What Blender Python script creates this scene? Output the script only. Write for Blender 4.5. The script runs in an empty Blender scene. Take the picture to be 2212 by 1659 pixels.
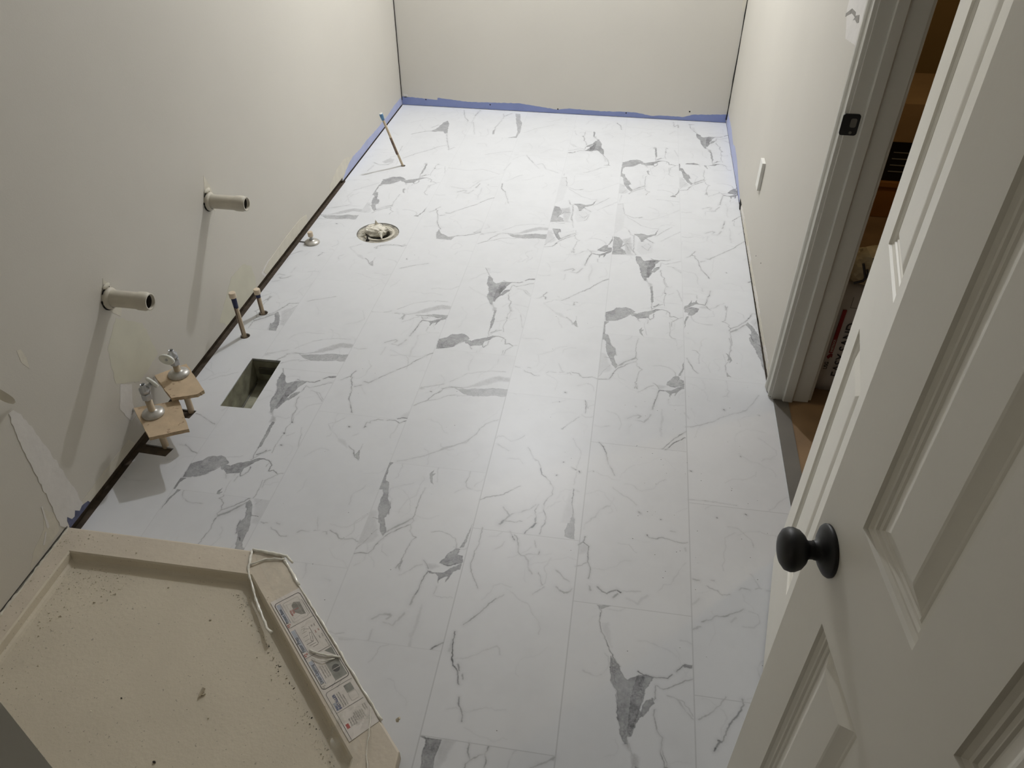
import bpy, bmesh, math, random
import numpy as np
from mathutils import Vector, Matrix
random.seed(7)
C = bpy.context.scene.collection
scn = bpy.context.scene

# ------------------------------------------------------------------ camera, light, exposure
CAM_H = 1.7028
cam = bpy.data.cameras.new('camera'); camo = bpy.data.objects.new('camera', cam); C.objects.link(camo)
cam.sensor_width = 36.0; cam.lens = 27.2658; cam.clip_start = 0.02
yaw, pitch, roll = (-0.153573, 0.678183, 0.001697)
fw = Vector((math.sin(yaw)*math.cos(pitch), math.cos(yaw)*math.cos(pitch), -math.sin(pitch)))
rt0 = Vector((math.cos(yaw), -math.sin(yaw), 0)); up0 = rt0.cross(fw)
rt = rt0*math.cos(roll)+up0*math.sin(roll); up = up0*math.cos(roll)-rt0*math.sin(roll)
camo.matrix_world = Matrix(((rt.x, up.x, -fw.x, 0), (rt.y, up.y, -fw.y, 0), (rt.z, up.z, -fw.z, CAM_H), (0, 0, 0, 1)))
scn.camera = camo
w = bpy.data.worlds.new('world'); scn.world = w; w.use_nodes = True
w.node_tree.nodes['Background'].inputs[0].default_value = (1.0, 0.72, 0.42, 1)
w.node_tree.nodes['Background'].inputs[1].default_value = 0.03
def lamp(name, loc, energy, color, radius):
    l = bpy.data.lights.new(name, 'POINT'); l.energy = energy; l.color = color; l.shadow_soft_size = radius
    o = bpy.data.objects.new(name, l); C.objects.link(o); o.location = loc
    return o
lamp('ceiling_bulb', (-0.50, 4.05, 2.30), 99.0, (0.97, 0.998, 1.05), 0.022)
lamp('hall_fill', (1.75, 2.7, 2.25), 17.0, (1.0, 0.80, 0.50), 0.05)  # warm fill added to lift the dark hallway, no fixture behind it
scn.view_settings.view_transform = 'Standard'; scn.view_settings.look = 'None'
scn.view_settings.exposure = 0.0; scn.view_settings.gamma = 1.0
try: scn.view_settings.use_curve_mapping = False
except Exception: pass

# vein strokes of the printed marble: [kind, darkness, width mm, points mm]; planks that show each print
PRINTS={"P":[["f",0.5,1.0,[[105,31],[115,21],[126,9],[131,-7],[139,-20],[147,-24],[161,-16],[174,-9],[196,-8],[211,-9],[201,-27],[192,-44],[188,-69],[181,-83],[176,-97],[186,-106],[175,-125],[168,-146],[164,-162],[155,-163],[155,-185],[148,-186],[141,-168],[131,-140],[127,-115],[127,-76],[123,-58],[114,-46],[109,-25],[106,3]]],["f",0.64,1.0,[[169,-13],[191,-12],[184,-32],[190,-48],[183,-73],[176,-92],[174,-118],[166,-144],[162,-160],[155,-153],[155,-111],[158,-71],[162,-38]]],["f",0.5,1.0,[[183,-86],[193,-71],[209,-63],[210,-74],[198,-94],[186,-113],[180,-107]]],["f",0.3,1.0,[[144,-184],[155,-166],[158,-184],[163,-200],[166,-232],[180,-230],[179,-207],[158,-194]]],["l",0.55,2.0,[[64,174],[72,161],[73,126],[80,96],[92,71],[104,43],[114,24],[128,6]]],["f",0.35,1.0,[[62,175],[101,176],[74,164]]],["f",0.12,1.0,[[80,121],[95,126],[100,90],[107,55],[87,88]]],["l",0.6,3.0,[[173,-1],[186,-7],[206,-9],[229,-6],[241,-5],[254,5]]],["l",0.72,3.5,[[265,16],[279,31],[289,30],[301,33]]],["f",0.5,1.0,[[276,32],[302,39],[301,29],[281,26]]],["l",0.32,3.0,[[219,-29],[234,-37],[256,-26],[278,-12],[301,1]]],["l",0.4,3.0,[[216,-30],[214,-49],[212,-65]]],["l",0.4,3.0,[[213,-91],[211,-104],[216,-124],[220,-141],[231,-154],[227,-183],[232,-203],[239,-221]]],["l",0.18,5.0,[[265,-60],[280,-78],[301,-100]]],["l",0.6,1.6,[[106,3],[110,-38],[123,-61],[127,-92],[128,-122],[135,-151]]],["l",0.55,1.6,[[109,20],[113,-13],[120,-39]]],["l",0.2,4.0,[[157,-178],[174,-226]]],["f",0.5,1.0,[[173,-226],[182,-228],[184,-281],[186,-344],[179,-358],[175,-314],[175,-269]]],["l",0.5,2.0,[[179,-345],[179,-383],[183,-400]]],["l",0.6,4.0,[[187,-381],[198,-373],[207,-360]]],["l",0.35,2.0,[[208,-366],[224,-357]]],["l",0.35,2.0,[[231,-153],[230,-180],[241,-212],[237,-226],[231,-247],[236,-279],[230,-306],[228,-338],[233,-368]]],["l",0.65,4.0,[[238,-219],[242,-220]]],["l",0.65,4.0,[[232,-272],[236,-274]]],["f",0.5,1.0,[[2,-450],[28,-434],[42,-413],[63,-410],[79,-403],[98,-411],[117,-432],[106,-446],[90,-454],[79,-471],[65,-488],[43,-500],[4,-512],[2,-489]]],["f",0.5,1.0,[[120,-447],[144,-428],[177,-414],[196,-398],[220,-396],[201,-410],[187,-430],[172,-444],[169,-466],[139,-473],[129,-478],[107,-455]]],["f",0.45,1.0,[[94,-443],[122,-441],[132,-457],[106,-464]]],["l",0.6,2.0,[[7,-511],[44,-501],[65,-489],[82,-469],[96,-453]]],["l",0.6,2.0,[[1,-452],[29,-436],[42,-416]]],["l",0.3,3.0,[[179,-407],[196,-380],[221,-357]]],["l",0.6,2.5,[[197,-404],[220,-398],[237,-404],[250,-417],[252,-444],[266,-439],[283,-451]]],["l",0.3,2.5,[[283,-451],[300,-445]]],["l",0.6,2.5,[[169,-466],[175,-479],[189,-460],[190,-436]]],["l",0.25,2.5,[[242,-403],[236,-428]]],["l",0.3,3.0,[[284,-454],[259,-484],[259,-513]]],["l",0.3,4.0,[[126,-478],[136,-494]]],["l",0.2,3.0,[[168,-481],[166,-504]]],["l",0.2,3.0,[[282,-239],[301,-326]]],["l",0.2,3.0,[[242,-52],[278,-61],[302,-93]]],["l",0.2,2.0,[[245,-284],[268,-267]]],["f",0.5,1.0,[[-1,-517],[18,-514],[5,-537],[6,-602],[-6,-604]]],["f",0.45,1.0,[[-6,-604],[6,-600],[20,-606],[28,-640],[37,-672],[46,-693],[54,-725],[47,-743],[55,-768],[67,-793],[60,-810],[43,-786],[31,-751],[20,-720],[16,-687],[16,-653],[8,-637],[-5,-639]]],["l",0.6,3.0,[[45,-682],[51,-704],[56,-730]]],["l",0.6,5.0,[[24,-657],[31,-668]]],["l",0.55,2.0,[[12,-748],[28,-751],[44,-757]]],["l",0.5,2.0,[[51,-769],[66,-797]]],["f",0.13,1.0,[[-3,-723],[17,-726],[29,-772],[47,-812],[39,-829],[24,-841],[-3,-851],[-5,-810]]],["l",0.28,3.0,[[-5,-872],[6,-857],[17,-832],[37,-792]]],["l",0.38,4.0,[[0,-883],[23,-877],[38,-875],[49,-843],[69,-808],[99,-777],[127,-757]]],["l",0.34,8.0,[[68,-793],[96,-762],[126,-736]]],["l",0.7,3.0,[[49,-844],[53,-840]]],["l",0.35,2.5,[[134,-611],[129,-658],[127,-692],[129,-724],[126,-736],[133,-743],[126,-757],[134,-772],[131,-780],[144,-797],[154,-800],[143,-812],[139,-834],[135,-870],[131,-890],[135,-914]]],["l",0.35,4.0,[[128,-913],[136,-885],[137,-916]]],["f",0.4,1.0,[[134,-550],[145,-533],[141,-552],[151,-547],[144,-563],[153,-594],[145,-586],[138,-570]]],["l",0.15,2.0,[[156,-501],[154,-532],[165,-583]]],["l",0.3,2.5,[[251,-486],[254,-546],[249,-570],[260,-591],[272,-595]]],["l",0.2,3.0,[[194,-773],[219,-769],[244,-776],[263,-788],[272,-807],[272,-823]]],["l",0.13,2.0,[[68,-840],[72,-864],[94,-876]]],["f",0.48,1.0,[[238,-878],[250,-852],[262,-834],[272,-823],[284,-823],[281,-842],[299,-844],[299,-869],[283,-876],[271,-885],[250,-881]]],["f",0.45,1.0,[[281,-819],[294,-783],[301,-730],[301,-777],[290,-815]]],["l",0.62,3.0,[[250,-881],[271,-885],[289,-873],[300,-864]]],["l",0.58,2.0,[[256,-871],[271,-863],[284,-831]]],["f",0.5,1.0,[[214,-907],[235,-911],[253,-910],[274,-892],[300,-869],[300,-888],[283,-901],[271,-932],[268,-937],[271,-917],[256,-924],[250,-944],[248,-923],[238,-915],[220,-915]]],["f",0.18,1.0,[[201,-884],[226,-883],[241,-888],[226,-900],[211,-905]]],["l",0.4,3.0,[[195,-875],[204,-884],[214,-902]]],["l",0.2,5.0,[[165,-914],[177,-898],[195,-888]]],["l",0.15,4.0,[[139,-933],[165,-914]]],["l",0.5,4.0,[[215,-911],[207,-942],[202,-971],[198,-990]]],["l",0.28,7.0,[[198,-990],[193,-1019]]],["l",0.2,8.0,[[186,-1047],[175,-1071],[166,-1086]]],["l",0.2,4.0,[[247,-954],[247,-978]]],["l",0.24,7.0,[[111,-1077],[128,-1063],[145,-1054],[154,-1059],[146,-1069]]],["l",0.18,6.0,[[140,-1081],[155,-1083],[166,-1088]]],["l",0.1,9.0,[[223,-1014],[227,-1063],[221,-1108],[224,-1146]]],["l",0.1,6.0,[[121,-1106],[117,-1150]]],["l",0.15,4.0,[[7,-1128],[28,-1132],[53,-1123]]],["l",0.15,2.0,[[247,-985],[270,-986],[298,-981]]],["l",0.5,4.0,[[308,-1111],[280,-1135]]],["l",0.4,3.5,[[280,-1135],[251,-1171],[231,-1202],[199,-1232],[168,-1266],[142,-1292]]],["l",0.28,6.0,[[142,-1292],[123,-1318],[105,-1316]]],["l",0.25,6.0,[[101,-1335],[81,-1346]]],["l",0.3,4.5,[[22,-1318],[37,-1303],[47,-1291]]],["l",0.4,3.5,[[60,-1259],[47,-1282],[50,-1295],[59,-1297],[57,-1313],[70,-1342],[75,-1382],[83,-1416],[98,-1448],[111,-1479]]],["l",0.4,3.5,[[80,-1404],[96,-1446],[113,-1481]]],["f",0.12,1.0,[[274,-1488],[285,-1478],[307,-1480],[308,-1456],[304,-1413],[307,-1396],[304,-1441],[285,-1465]]],["l",0.65,4.0,[[274,-1488],[286,-1480],[307,-1479]]]],"T3":[["l",0.52,3.0,[[155,57],[175,38],[188,12],[204,0]]],["f",0.38,1.0,[[186,21],[193,46],[206,5],[202,0]]],["l",0.2,2.0,[[195,71],[195,46]]],["f",0.14,1.0,[[107,87],[133,81],[154,49],[138,57],[115,73]]],["l",0.12,4.0,[[58,145],[73,122],[105,91]]],["l",0.2,2.0,[[57,148],[78,159],[99,183]]],["l",0.28,4.0,[[176,148],[177,174],[189,171],[189,182],[211,193],[231,196]]],["l",0.5,4.0,[[176,150],[179,153]]],["l",0.48,3.0,[[242,195],[267,197],[286,186],[305,202]]],["l",0.13,3.0,[[153,104],[167,116]]],["l",0.3,4.0,[[6,-286],[23,-289]]],["l",0.3,3.0,[[42,-304],[47,-309],[67,-315],[79,-327],[99,-324]]],["l",0.18,5.0,[[52,-283],[62,-285]]],["l",0.2,4.0,[[123,-305],[132,-297],[154,-298]]],["l",0.12,4.0,[[160,-246],[178,-290]]],["l",0.2,4.0,[[194,-295],[205,-292],[208,-301]]],["l",0.28,4.0,[[212,-287],[233,-293],[248,-310],[269,-310],[283,-304],[303,-313]]],["l",0.2,3.0,[[168,-294],[183,-291]]]],"T5":[["f",0.38,1.0,[[133,-31],[172,-22],[219,-14],[250,-4],[279,-5],[309,0],[309,-42],[290,-48],[271,-43],[232,-52],[185,-56],[154,-50]]],["f",0.24,1.0,[[138,-24],[173,-4],[204,27],[232,49],[262,66],[307,61],[306,40],[265,37],[242,21],[207,-2],[176,-12]]],["l",0.35,2.0,[[140,-66],[177,-55],[213,-56]]],["l",0.45,1.6,[[219,-15],[250,-4],[279,-5],[309,-1]]],["l",0.2,3.0,[[97,7],[128,39],[152,63],[199,83],[232,91],[282,93]]],["l",0.22,4.0,[[1,-46],[15,-38],[51,-21],[78,-8]]],["f",0.25,1.0,[[4,-54],[7,-36],[20,-48]]],["l",0.3,3.0,[[65,-64],[75,-45],[89,-26],[103,-18],[122,-21],[133,-31]]],["l",0.4,3.0,[[6,-137],[20,-122],[44,-104],[50,-88],[61,-66],[80,-48]]],["l",0.28,3.0,[[7,-134],[34,-113],[77,-91],[107,-69],[137,-59]]],["l",0.28,6.0,[[80,-33],[101,-24],[123,-21],[149,-22]]]],"T6":[["f",0.42,1.0,[[1,-20],[26,-27],[43,-66],[36,-128],[56,-145],[62,-178],[0,-188],[-1,-113]]],["f",0.2,1.0,[[37,-46],[75,-19],[88,-99],[81,-160],[96,-178],[62,-183],[54,-105]]],["l",0.5,4.0,[[26,-129],[53,-84],[87,-79]]],["l",0.35,4.0,[[90,-6],[95,-78],[92,-139],[105,-176]]],["f",0.42,1.0,[[89,15],[124,26],[154,15],[183,30],[203,81],[188,20],[154,-6],[140,-30],[126,-52],[110,-3]]],["l",0.4,3.0,[[65,54],[77,8],[95,0]]],["l",0.5,4.0,[[139,-9],[179,-54]]],["l",0.6,7.0,[[126,-47],[133,-43]]],["f",0.07,1.0,[[111,-55],[179,-54],[176,-145],[129,-172],[109,-136]]],["l",0.25,5.0,[[127,-93],[156,-129],[170,-86],[155,-68]]],["l",0.3,3.0,[[188,10],[223,58],[263,113]]],["l",0.2,3.0,[[213,-33],[253,14],[302,70]]],["f",0.06,1.0,[[-1,331],[26,323],[41,207],[37,61],[-5,0],[-3,166]]],["l",0.35,3.0,[[3,308],[26,323],[30,276],[38,218]]],["l",0.2,3.0,[[9,345],[16,421]]],["l",0.28,3.0,[[41,207],[84,179],[122,191]]],["l",0.5,4.0,[[109,184],[122,191]]],["l",0.2,3.0,[[52,186],[122,107],[173,82],[203,87]]],["l",0.1,4.0,[[125,175],[161,169],[222,213],[300,295]]],["l",0.2,3.0,[[189,398],[248,395],[301,385]]]],"D":[["l",0.3,3.0,[[-306,1432],[-305,1399],[-306,1366],[-312,1327],[-315,1306],[-309,1282],[-298,1256],[-281,1228]]],["l",0.35,3.0,[[-229,1431],[-216,1413]]],["l",0.7,4.0,[[-217,1414],[-214,1409]]],["l",0.7,4.0,[[-212,1405],[-209,1401]]],["l",0.55,3.2,[[-213,1420],[-201,1407],[-196,1383]]],["l",0.35,3.5,[[-196,1383],[-193,1360],[-186,1351],[-174,1351]]],["l",0.2,6.0,[[-174,1351],[-162,1333],[-157,1314],[-145,1293]]],["l",0.18,4.0,[[-172,1355],[-157,1360],[-138,1360]]],["l",0.4,4.0,[[-136,1360],[-135,1372]]],["l",0.2,3.0,[[-153,1408],[-146,1385]]],["l",0.24,4.0,[[-128,1299],[-120,1289],[-117,1268],[-114,1263]]],["l",0.18,4.0,[[-137,1230],[-117,1249],[-109,1257]]],["l",0.22,5.0,[[-85,1317],[-75,1310],[-59,1290],[-45,1284]]],["l",0.28,5.0,[[-78,1263],[-69,1254],[-53,1248],[-42,1252],[-34,1262]]],["l",0.13,5.0,[[-258,1362],[-241,1376],[-235,1392]]],["l",0.35,4.5,[[-294,1112],[-275,1136],[-261,1156],[-244,1183],[-225,1200]]],["l",0.12,5.0,[[-225,1200],[-208,1218]]],["l",0.6,3.6,[[-312,1088],[-310,1064],[-309,1041],[-304,1019],[-298,1006]]],["l",0.14,8.0,[[-313,1064],[-315,1033]]],["l",0.6,3.6,[[-307,1036],[-304,1017],[-295,998],[-284,986]]],["l",0.5,4.0,[[-284,986],[-278,970],[-273,952]]],["l",0.4,5.0,[[-285,1003],[-280,987]]],["l",0.3,5.0,[[-270,977],[-267,967]]],["l",0.45,4.0,[[-266,919],[-264,903],[-256,894],[-248,878],[-248,865]]],["f",0.5,1.0,[[-334,817],[-322,817],[-317,815],[-284,816],[-286,796],[-290,779],[-288,751],[-316,747],[-320,775],[-318,798],[-319,810]]],["f",0.15,1.0,[[-284,816],[-251,818],[-263,788],[-274,753],[-288,751],[-286,796]]],["l",0.4,4.0,[[-223,816],[-221,799],[-212,780],[-222,769],[-223,762]]],["l",0.4,4.0,[[-177,815],[-183,798],[-178,783],[-180,768]]],["l",0.3,4.0,[[-212,780],[-198,791],[-183,798]]],["l",0.25,5.0,[[-30,814],[-60,797],[-81,784]]],["l",0.45,3.5,[[-62,2039],[-57,2013],[-57,1976]]],["l",0.18,6.0,[[-56,2031],[-50,2001]]],["l",0.3,3.0,[[-126,1882],[-102,1919],[-74,1951]]],["l",0.4,3.0,[[-333,1537],[-315,1549],[-272,1564],[-253,1584],[-224,1611]]],["l",0.14,4.0,[[-334,1801],[-325,1817],[-309,1819],[-291,1808],[-279,1798],[-255,1818],[-243,1835]]],["l",0.14,4.0,[[-322,1779],[-301,1767],[-280,1755]]],["l",0.14,4.0,[[-277,1721],[-241,1723],[-230,1706]]],["l",0.2,4.0,[[-222,1779],[-200,1733],[-180,1721],[-172,1693]]],["l",0.55,3.0,[[-172,1693],[-165,1668],[-154,1661]]],["l",0.3,4.0,[[-154,1661],[-136,1641],[-126,1618],[-125,1590],[-136,1572],[-143,1550]]],["l",0.4,3.5,[[-143,1550],[-143,1527],[-133,1503],[-132,1477],[-140,1458]]],["l",0.35,3.5,[[-160,1544],[-169,1520],[-161,1498],[-160,1473],[-169,1453]]],["l",0.6,4.0,[[-170,1454],[-158,1473]]],["l",0.25,4.5,[[-167,1543],[-182,1524],[-204,1508],[-232,1497],[-240,1486]]],["l",0.3,6.0,[[-259,1516],[-248,1504],[-238,1490],[-247,1472],[-258,1451]]],["l",0.45,8.0,[[-259,1453],[-249,1469]]],["l",0.28,4.0,[[-244,1469],[-217,1467],[-199,1473]]],["l",0.14,3.5,[[-87,1844],[-70,1811],[-55,1786],[-55,1756],[-62,1717],[-61,1685],[-65,1638]]],["l",0.5,3.0,[[-63,1621],[-63,1560],[-55,1521],[-50,1490]]],["f",0.35,1.0,[[-58,1528],[-48,1472],[-64,1470],[-62,1504]]],["f",0.1,1.0,[[-72,1612],[-81,1550],[-89,1484],[-51,1490],[-63,1587]]],["f",0.38,1.0,[[-68,1486],[-50,1489],[-43,1433],[-74,1434],[-72,1458]]],["l",0.5,3.5,[[-162,1472],[-185,1430]]],["l",0.35,3.0,[[-135,1476],[-143,1434]]],["l",0.7,3.0,[[-77,1711],[-71,1707],[-64,1703]]],["l",0.8,4.0,[[-54,1698],[-52,1693]]],["l",0.7,3.5,[[-106,1730],[-105,1729]]],["l",0.7,3.5,[[-121,1672],[-120,1671]]],["l",0.75,4.0,[[-134,2072],[-132,2071]]],["l",0.6,3.0,[[-149,2019],[-148,2018]]],["l",0.5,4.0,[[-2,1837],[15,1815],[23,1788]]],["l",0.28,5.0,[[23,1788],[36,1738],[54,1700]]],["l",0.12,4.0,[[51,1646],[80,1621],[102,1611],[124,1586]]],["l",0.14,5.0,[[49,1570],[19,1553],[6,1522],[-19,1490],[-21,1470]]],["l",0.45,3.5,[[-19,1425],[-2,1412],[-1,1380],[1,1358],[8,1338],[7,1303]]],["l",0.35,4.0,[[-18,1444],[-19,1425],[-30,1412]]],["f",0.12,1.0,[[-30,1412],[-19,1423],[-3,1412],[-2,1387],[-26,1383]]],["l",0.35,3.0,[[-32,1339],[-18,1343],[-2,1356]]],["l",0.3,5.0,[[10,1280],[15,1264]]],["l",0.4,4.5,[[31,1279],[41,1271],[58,1262],[68,1272],[79,1277],[91,1272]]],["l",0.65,5.0,[[82,1277],[92,1272]]],["l",0.32,6.0,[[73,1253],[85,1265]]],["l",0.13,5.0,[[95,1278],[144,1284]]],["l",0.35,3.5,[[158,1475],[163,1470],[183,1468],[203,1475],[221,1470],[244,1464],[270,1466]]],["l",0.7,3.5,[[157,1477],[159,1474]]],["l",0.15,6.0,[[224,1503],[236,1501]]],["l",0.1,8.0,[[110,1255],[137,1243],[164,1274]]],["l",0.13,8.0,[[261,1446],[264,1436]]],["l",0.2,3.0,[[272,1632],[310,1633],[355,1634],[385,1633],[415,1629]]],["l",0.14,3.0,[[386,1542],[409,1542],[431,1522],[447,1502],[450,1480]]],["l",0.55,3.5,[[207,1838],[219,1847],[238,1875],[252,1887],[270,1902]]],["f",0.08,1.0,[[207,1838],[270,1902],[269,1836]]],["l",0.8,3.5,[[133,1561],[136,1557]]],["l",0.8,3.5,[[435,1598],[438,1595]]],["l",0.75,3.5,[[283,1753],[286,1752]]],["l",0.6,3.5,[[355,1574],[356,1573]]],["l",0.6,3.0,[[441,1844],[442,1842]]],["l",0.6,3.0,[[194,1542],[195,1541]]],["l",0.6,3.0,[[-11,1706],[-10,1704]]],["l",0.3,4.5,[[300,1214],[321,1224],[335,1234],[353,1237],[381,1254],[406,1268]]],["l",0.2,5.0,[[280,1190],[296,1197]]],["l",0.14,9.0,[[374,1228],[385,1239]]],["l",0.1,8.0,[[277,1264],[294,1283]]],["l",0.24,4.0,[[349,1016],[336,995],[320,978],[286,952]]],["l",0.42,4.5,[[387,1017],[387,1001],[375,976],[362,961],[352,947],[344,931],[339,911],[329,904],[316,885]]],["l",0.6,4.0,[[315,885],[320,890]]],["l",0.5,5.0,[[326,906],[330,907]]],["l",0.2,4.5,[[272,1954],[289,1957],[341,1985],[370,2000],[400,2029],[445,2054],[475,2071],[504,2117],[523,2158]]],["l",0.1,8.0,[[272,2025],[284,2000]]],["l",0.8,4.0,[[402,2063],[405,2061]]],["l",0.6,3.0,[[106,2034],[107,2032]]],["l",0.6,3.0,[[516,2053],[517,2052]]],["l",0.2,4.0,[[-498,1724],[-485,1738],[-438,1763],[-421,1783],[-401,1811],[-394,1832],[-376,1868],[-354,1886],[-341,1892]]],["l",0.2,4.5,[[-615,1654],[-591,1665],[-541,1691],[-474,1740],[-423,1773],[-398,1817],[-392,1843]]],["f",0.4,1.0,[[-820,1236],[-811,1238],[-811,1225]]],["l",0.12,6.0,[[-690,1196],[-673,1189]]],["l",0.1,7.0,[[-592,1026],[-557,1028]]],["l",0.25,4.0,[[-1324,1620],[-1293,1615]]],["l",0.3,4.0,[[-1268,1595],[-1251,1591]]],["l",0.28,4.0,[[-1342,1769],[-1323,1767],[-1296,1749],[-1269,1733],[-1254,1730]]],["l",0.33,4.0,[[-1304,1621],[-1271,1597],[-1250,1591]]],["l",0.2,3.0,[[-1380,1947],[-1354,1967],[-1330,1982],[-1300,2002]]],["l",0.8,4.0,[[-1003,1668],[-1000,1667]]],["l",0.8,4.0,[[-818,1786],[-815,1784]]],["l",0.18,3.0,[[-942,3858],[-838,3839],[-754,3867],[-658,3819]]],["l",0.13,7.0,[[-874,3629],[-809,3613],[-778,3631],[-741,3730]]],["l",0.48,4.0,[[-628,3708],[-622,3656],[-595,3608]]],["l",0.22,4.0,[[-595,3608],[-559,3489]]],["l",0.13,3.0,[[-610,3737],[-568,3798],[-537,3824]]],["l",0.13,5.0,[[-625,3974],[-643,3870]]],["f",0.42,1.0,[[-828,3080],[-836,3126],[-836,3169],[-814,3130],[-775,3104],[-743,3120],[-759,3076]]],["f",0.2,1.0,[[-829,3085],[-839,3137],[-831,3159],[-817,3129],[-812,3088]]],["l",0.48,4.0,[[-743,3120],[-695,3133],[-640,3168]]],["l",0.25,4.0,[[-921,2795],[-859,2833],[-811,2855]]],["l",0.35,3.5,[[-1080,2953],[-1066,2976],[-1015,2989],[-969,2986],[-953,3004]]],["l",0.15,4.0,[[-1191,2936],[-1143,2979]]],["l",0.6,4.0,[[-1326,3151],[-1322,3149]]],["l",0.6,3.0,[[-912,2883],[-908,2872]]],["l",0.18,4.0,[[-1428,3291],[-1357,3326],[-1317,3357]]],["l",0.2,3.5,[[-1360,3506],[-1308,3560],[-1255,3615]]],["l",0.15,3.0,[[-1343,3269],[-1267,3305]]],["f",0.42,1.0,[[-1158,4352],[-1128,4416],[-1116,4509],[-1099,4535],[-1082,4499],[-1072,4440],[-1068,4396],[-1055,4339],[-1069,4330],[-1088,4363],[-1115,4359],[-1134,4348]]],["l",0.45,4.0,[[-1259,4292],[-1227,4319],[-1190,4347],[-1149,4361]]],["l",0.35,4.0,[[-1166,4410],[-1138,4460]]],["l",0.3,5.0,[[-1057,4324],[-1039,4256],[-1013,4163],[-994,4099],[-973,4136]]],["l",0.28,4.0,[[-1018,4162],[-1058,4136],[-1098,4082],[-1161,4019],[-1215,3946]]],["f",0.25,1.0,[[-1316,3880],[-1303,3907],[-1285,3935],[-1258,3914],[-1260,3882],[-1296,3864]]],["l",0.3,4.0,[[-1359,3750],[-1346,3825]]],["l",0.35,5.0,[[-1356,3861],[-1318,3836],[-1276,3849],[-1257,3883]]],["l",0.25,4.0,[[-1259,3991],[-1265,4109]]],["l",0.22,4.0,[[-1288,3947],[-1255,3978]]],["l",0.33,4.0,[[-1036,4729],[-1011,4620],[-974,4547]]],["l",0.38,6.0,[[-936,4737],[-950,4645]]],["l",0.15,5.0,[[-950,4645],[-948,4520]]],["l",0.2,5.0,[[-940,4537],[-898,4350]]],["l",0.25,5.0,[[-782,4704],[-772,4642],[-794,4469],[-792,4396]]],["f",0.4,1.0,[[-802,4423],[-794,4440],[-782,4368],[-791,4360]]],["l",0.28,6.0,[[-775,4657],[-733,4720]]],["f",0.36,1.0,[[-709,4716],[-681,4720],[-665,4612],[-648,4568],[-639,4435],[-646,4333],[-698,4324],[-654,4353],[-655,4432],[-683,4578]]],["l",0.16,4.0,[[-780,4061],[-720,4103],[-642,4135]]],["l",0.28,5.0,[[-553,4090],[-531,4043],[-504,3996]]],["l",0.14,5.0,[[-504,3996],[-465,3929]]],["l",0.14,4.0,[[-610,3741],[-541,3833]]],["l",0.14,4.0,[[-615,4417],[-554,4493],[-453,4569]]],["l",0.45,5.0,[[-84,4657],[-60,4616],[-52,4557]]],["l",0.12,5.0,[[-22,4607],[87,4594]]],["l",0.33,5.0,[[250,4726],[255,4651],[277,4684],[276,4639]]],["l",0.14,5.0,[[260,4585],[227,4528]]],["l",0.14,5.0,[[-481,3975],[-453,3991],[-424,3922],[-356,3885]]],["l",0.22,5.0,[[-222,3907],[-180,3937],[-134,3987],[-106,4003]]],["l",0.14,9.0,[[-1420,2609],[-1393,2621]]],["l",0.26,5.0,[[-1396,2455],[-1386,2478]]],["l",0.24,3.5,[[-1218,2487],[-1186,2506],[-1119,2537]]],["l",0.2,3.5,[[-917,2799],[-882,2824],[-809,2856]]],["l",0.75,3.5,[[-595,2007],[-592,2005]]],["f",0.42,1.0,[[521,2505],[547,2550],[554,2482],[558,2382],[560,2298],[556,2302],[545,2380],[532,2444],[522,2476]]],["f",0.32,1.0,[[420,2276],[425,2266],[438,2245],[423,2248]]],["l",0.4,3.0,[[285,2339],[294,2308],[305,2273],[320,2252]]],["l",0.3,3.0,[[446,2487],[447,2442],[441,2391],[433,2341],[422,2313],[419,2281],[425,2256]]],["l",0.45,3.0,[[-27,3217],[-1,3180],[-8,3138],[17,3112]]],["l",0.4,3.0,[[-16,3096],[1,3139],[30,3154],[46,3106]]],["l",0.3,3.0,[[47,3229],[29,3184],[50,3137],[66,3090]]],["l",0.4,3.0,[[-334,3494],[-302,3452],[-304,3370],[-270,3342]]],["l",0.4,3.0,[[-299,3417],[-275,3444],[-253,3436]]],["l",0.35,3.0,[[-307,3325],[-288,3314],[-268,3320]]],["l",0.3,3.0,[[-245,3521],[-236,3451],[-237,3381],[-220,3283]]],["l",0.3,3.0,[[-201,3387],[-177,3402],[-158,3428],[-164,3370],[-183,3355]]],["l",0.6,3.0,[[461,2978],[464,2976]]],["l",0.2,5.0,[[401,3552],[443,3558],[466,3609]]]]}
PLACES=[["P",0,-28,276,618,1226,1050],["P",0,-638,-333,2250,2858,2764],["P",0,-1248,-943,1437,2050,1997],["P",0,-28,276,2447,3059,3045],["P",0,-28,276,1837,2447,3045],["P",0,-638,-333,1030,1647,2169],["P",0,-28,276,3686,4318,4527],["P",0,276,580,4105,4730,4530],["P",0,276,580,3465,4105,4652],["P",1,-333,-28,3880,4497,4195],["P",1,276,580,2310,2837,1797],["P",1,-1248,-943,830,1437,622],["P",0,-1248,-943,3280,3900,4112],["P",1,-1552,-1248,2268,2878,1584],["P",0,-943,-638,1845,2455,3336],["P",0,-333,-28,2650,3260,3963],["P",0,276,580,2837,3465,4400],["P",0,-943,-638,3070,3690,4653],["T3",0,-943,-638,1235,1845,1641],["T3",0,-333,-28,2040,2650,2476],["T3",0,276,580,1010,1620,1631],["T3",0,-1248,-943,2660,3280,2798],["T5",0,-1248,-943,2050,2660,2166],["T5",0,-943,-638,2455,3070,2477],["T5",0,-638,-333,1647,2250,2060],["T5",0,-1552,-1248,2878,3496,3248],["T5",0,-638,-333,2858,3470,3199],["T5",1,-638,-333,3470,4090,4182],["T6",0,-28,276,3059,3686,3247],["T6",0,-333,-28,3260,3880,3513]]
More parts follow.
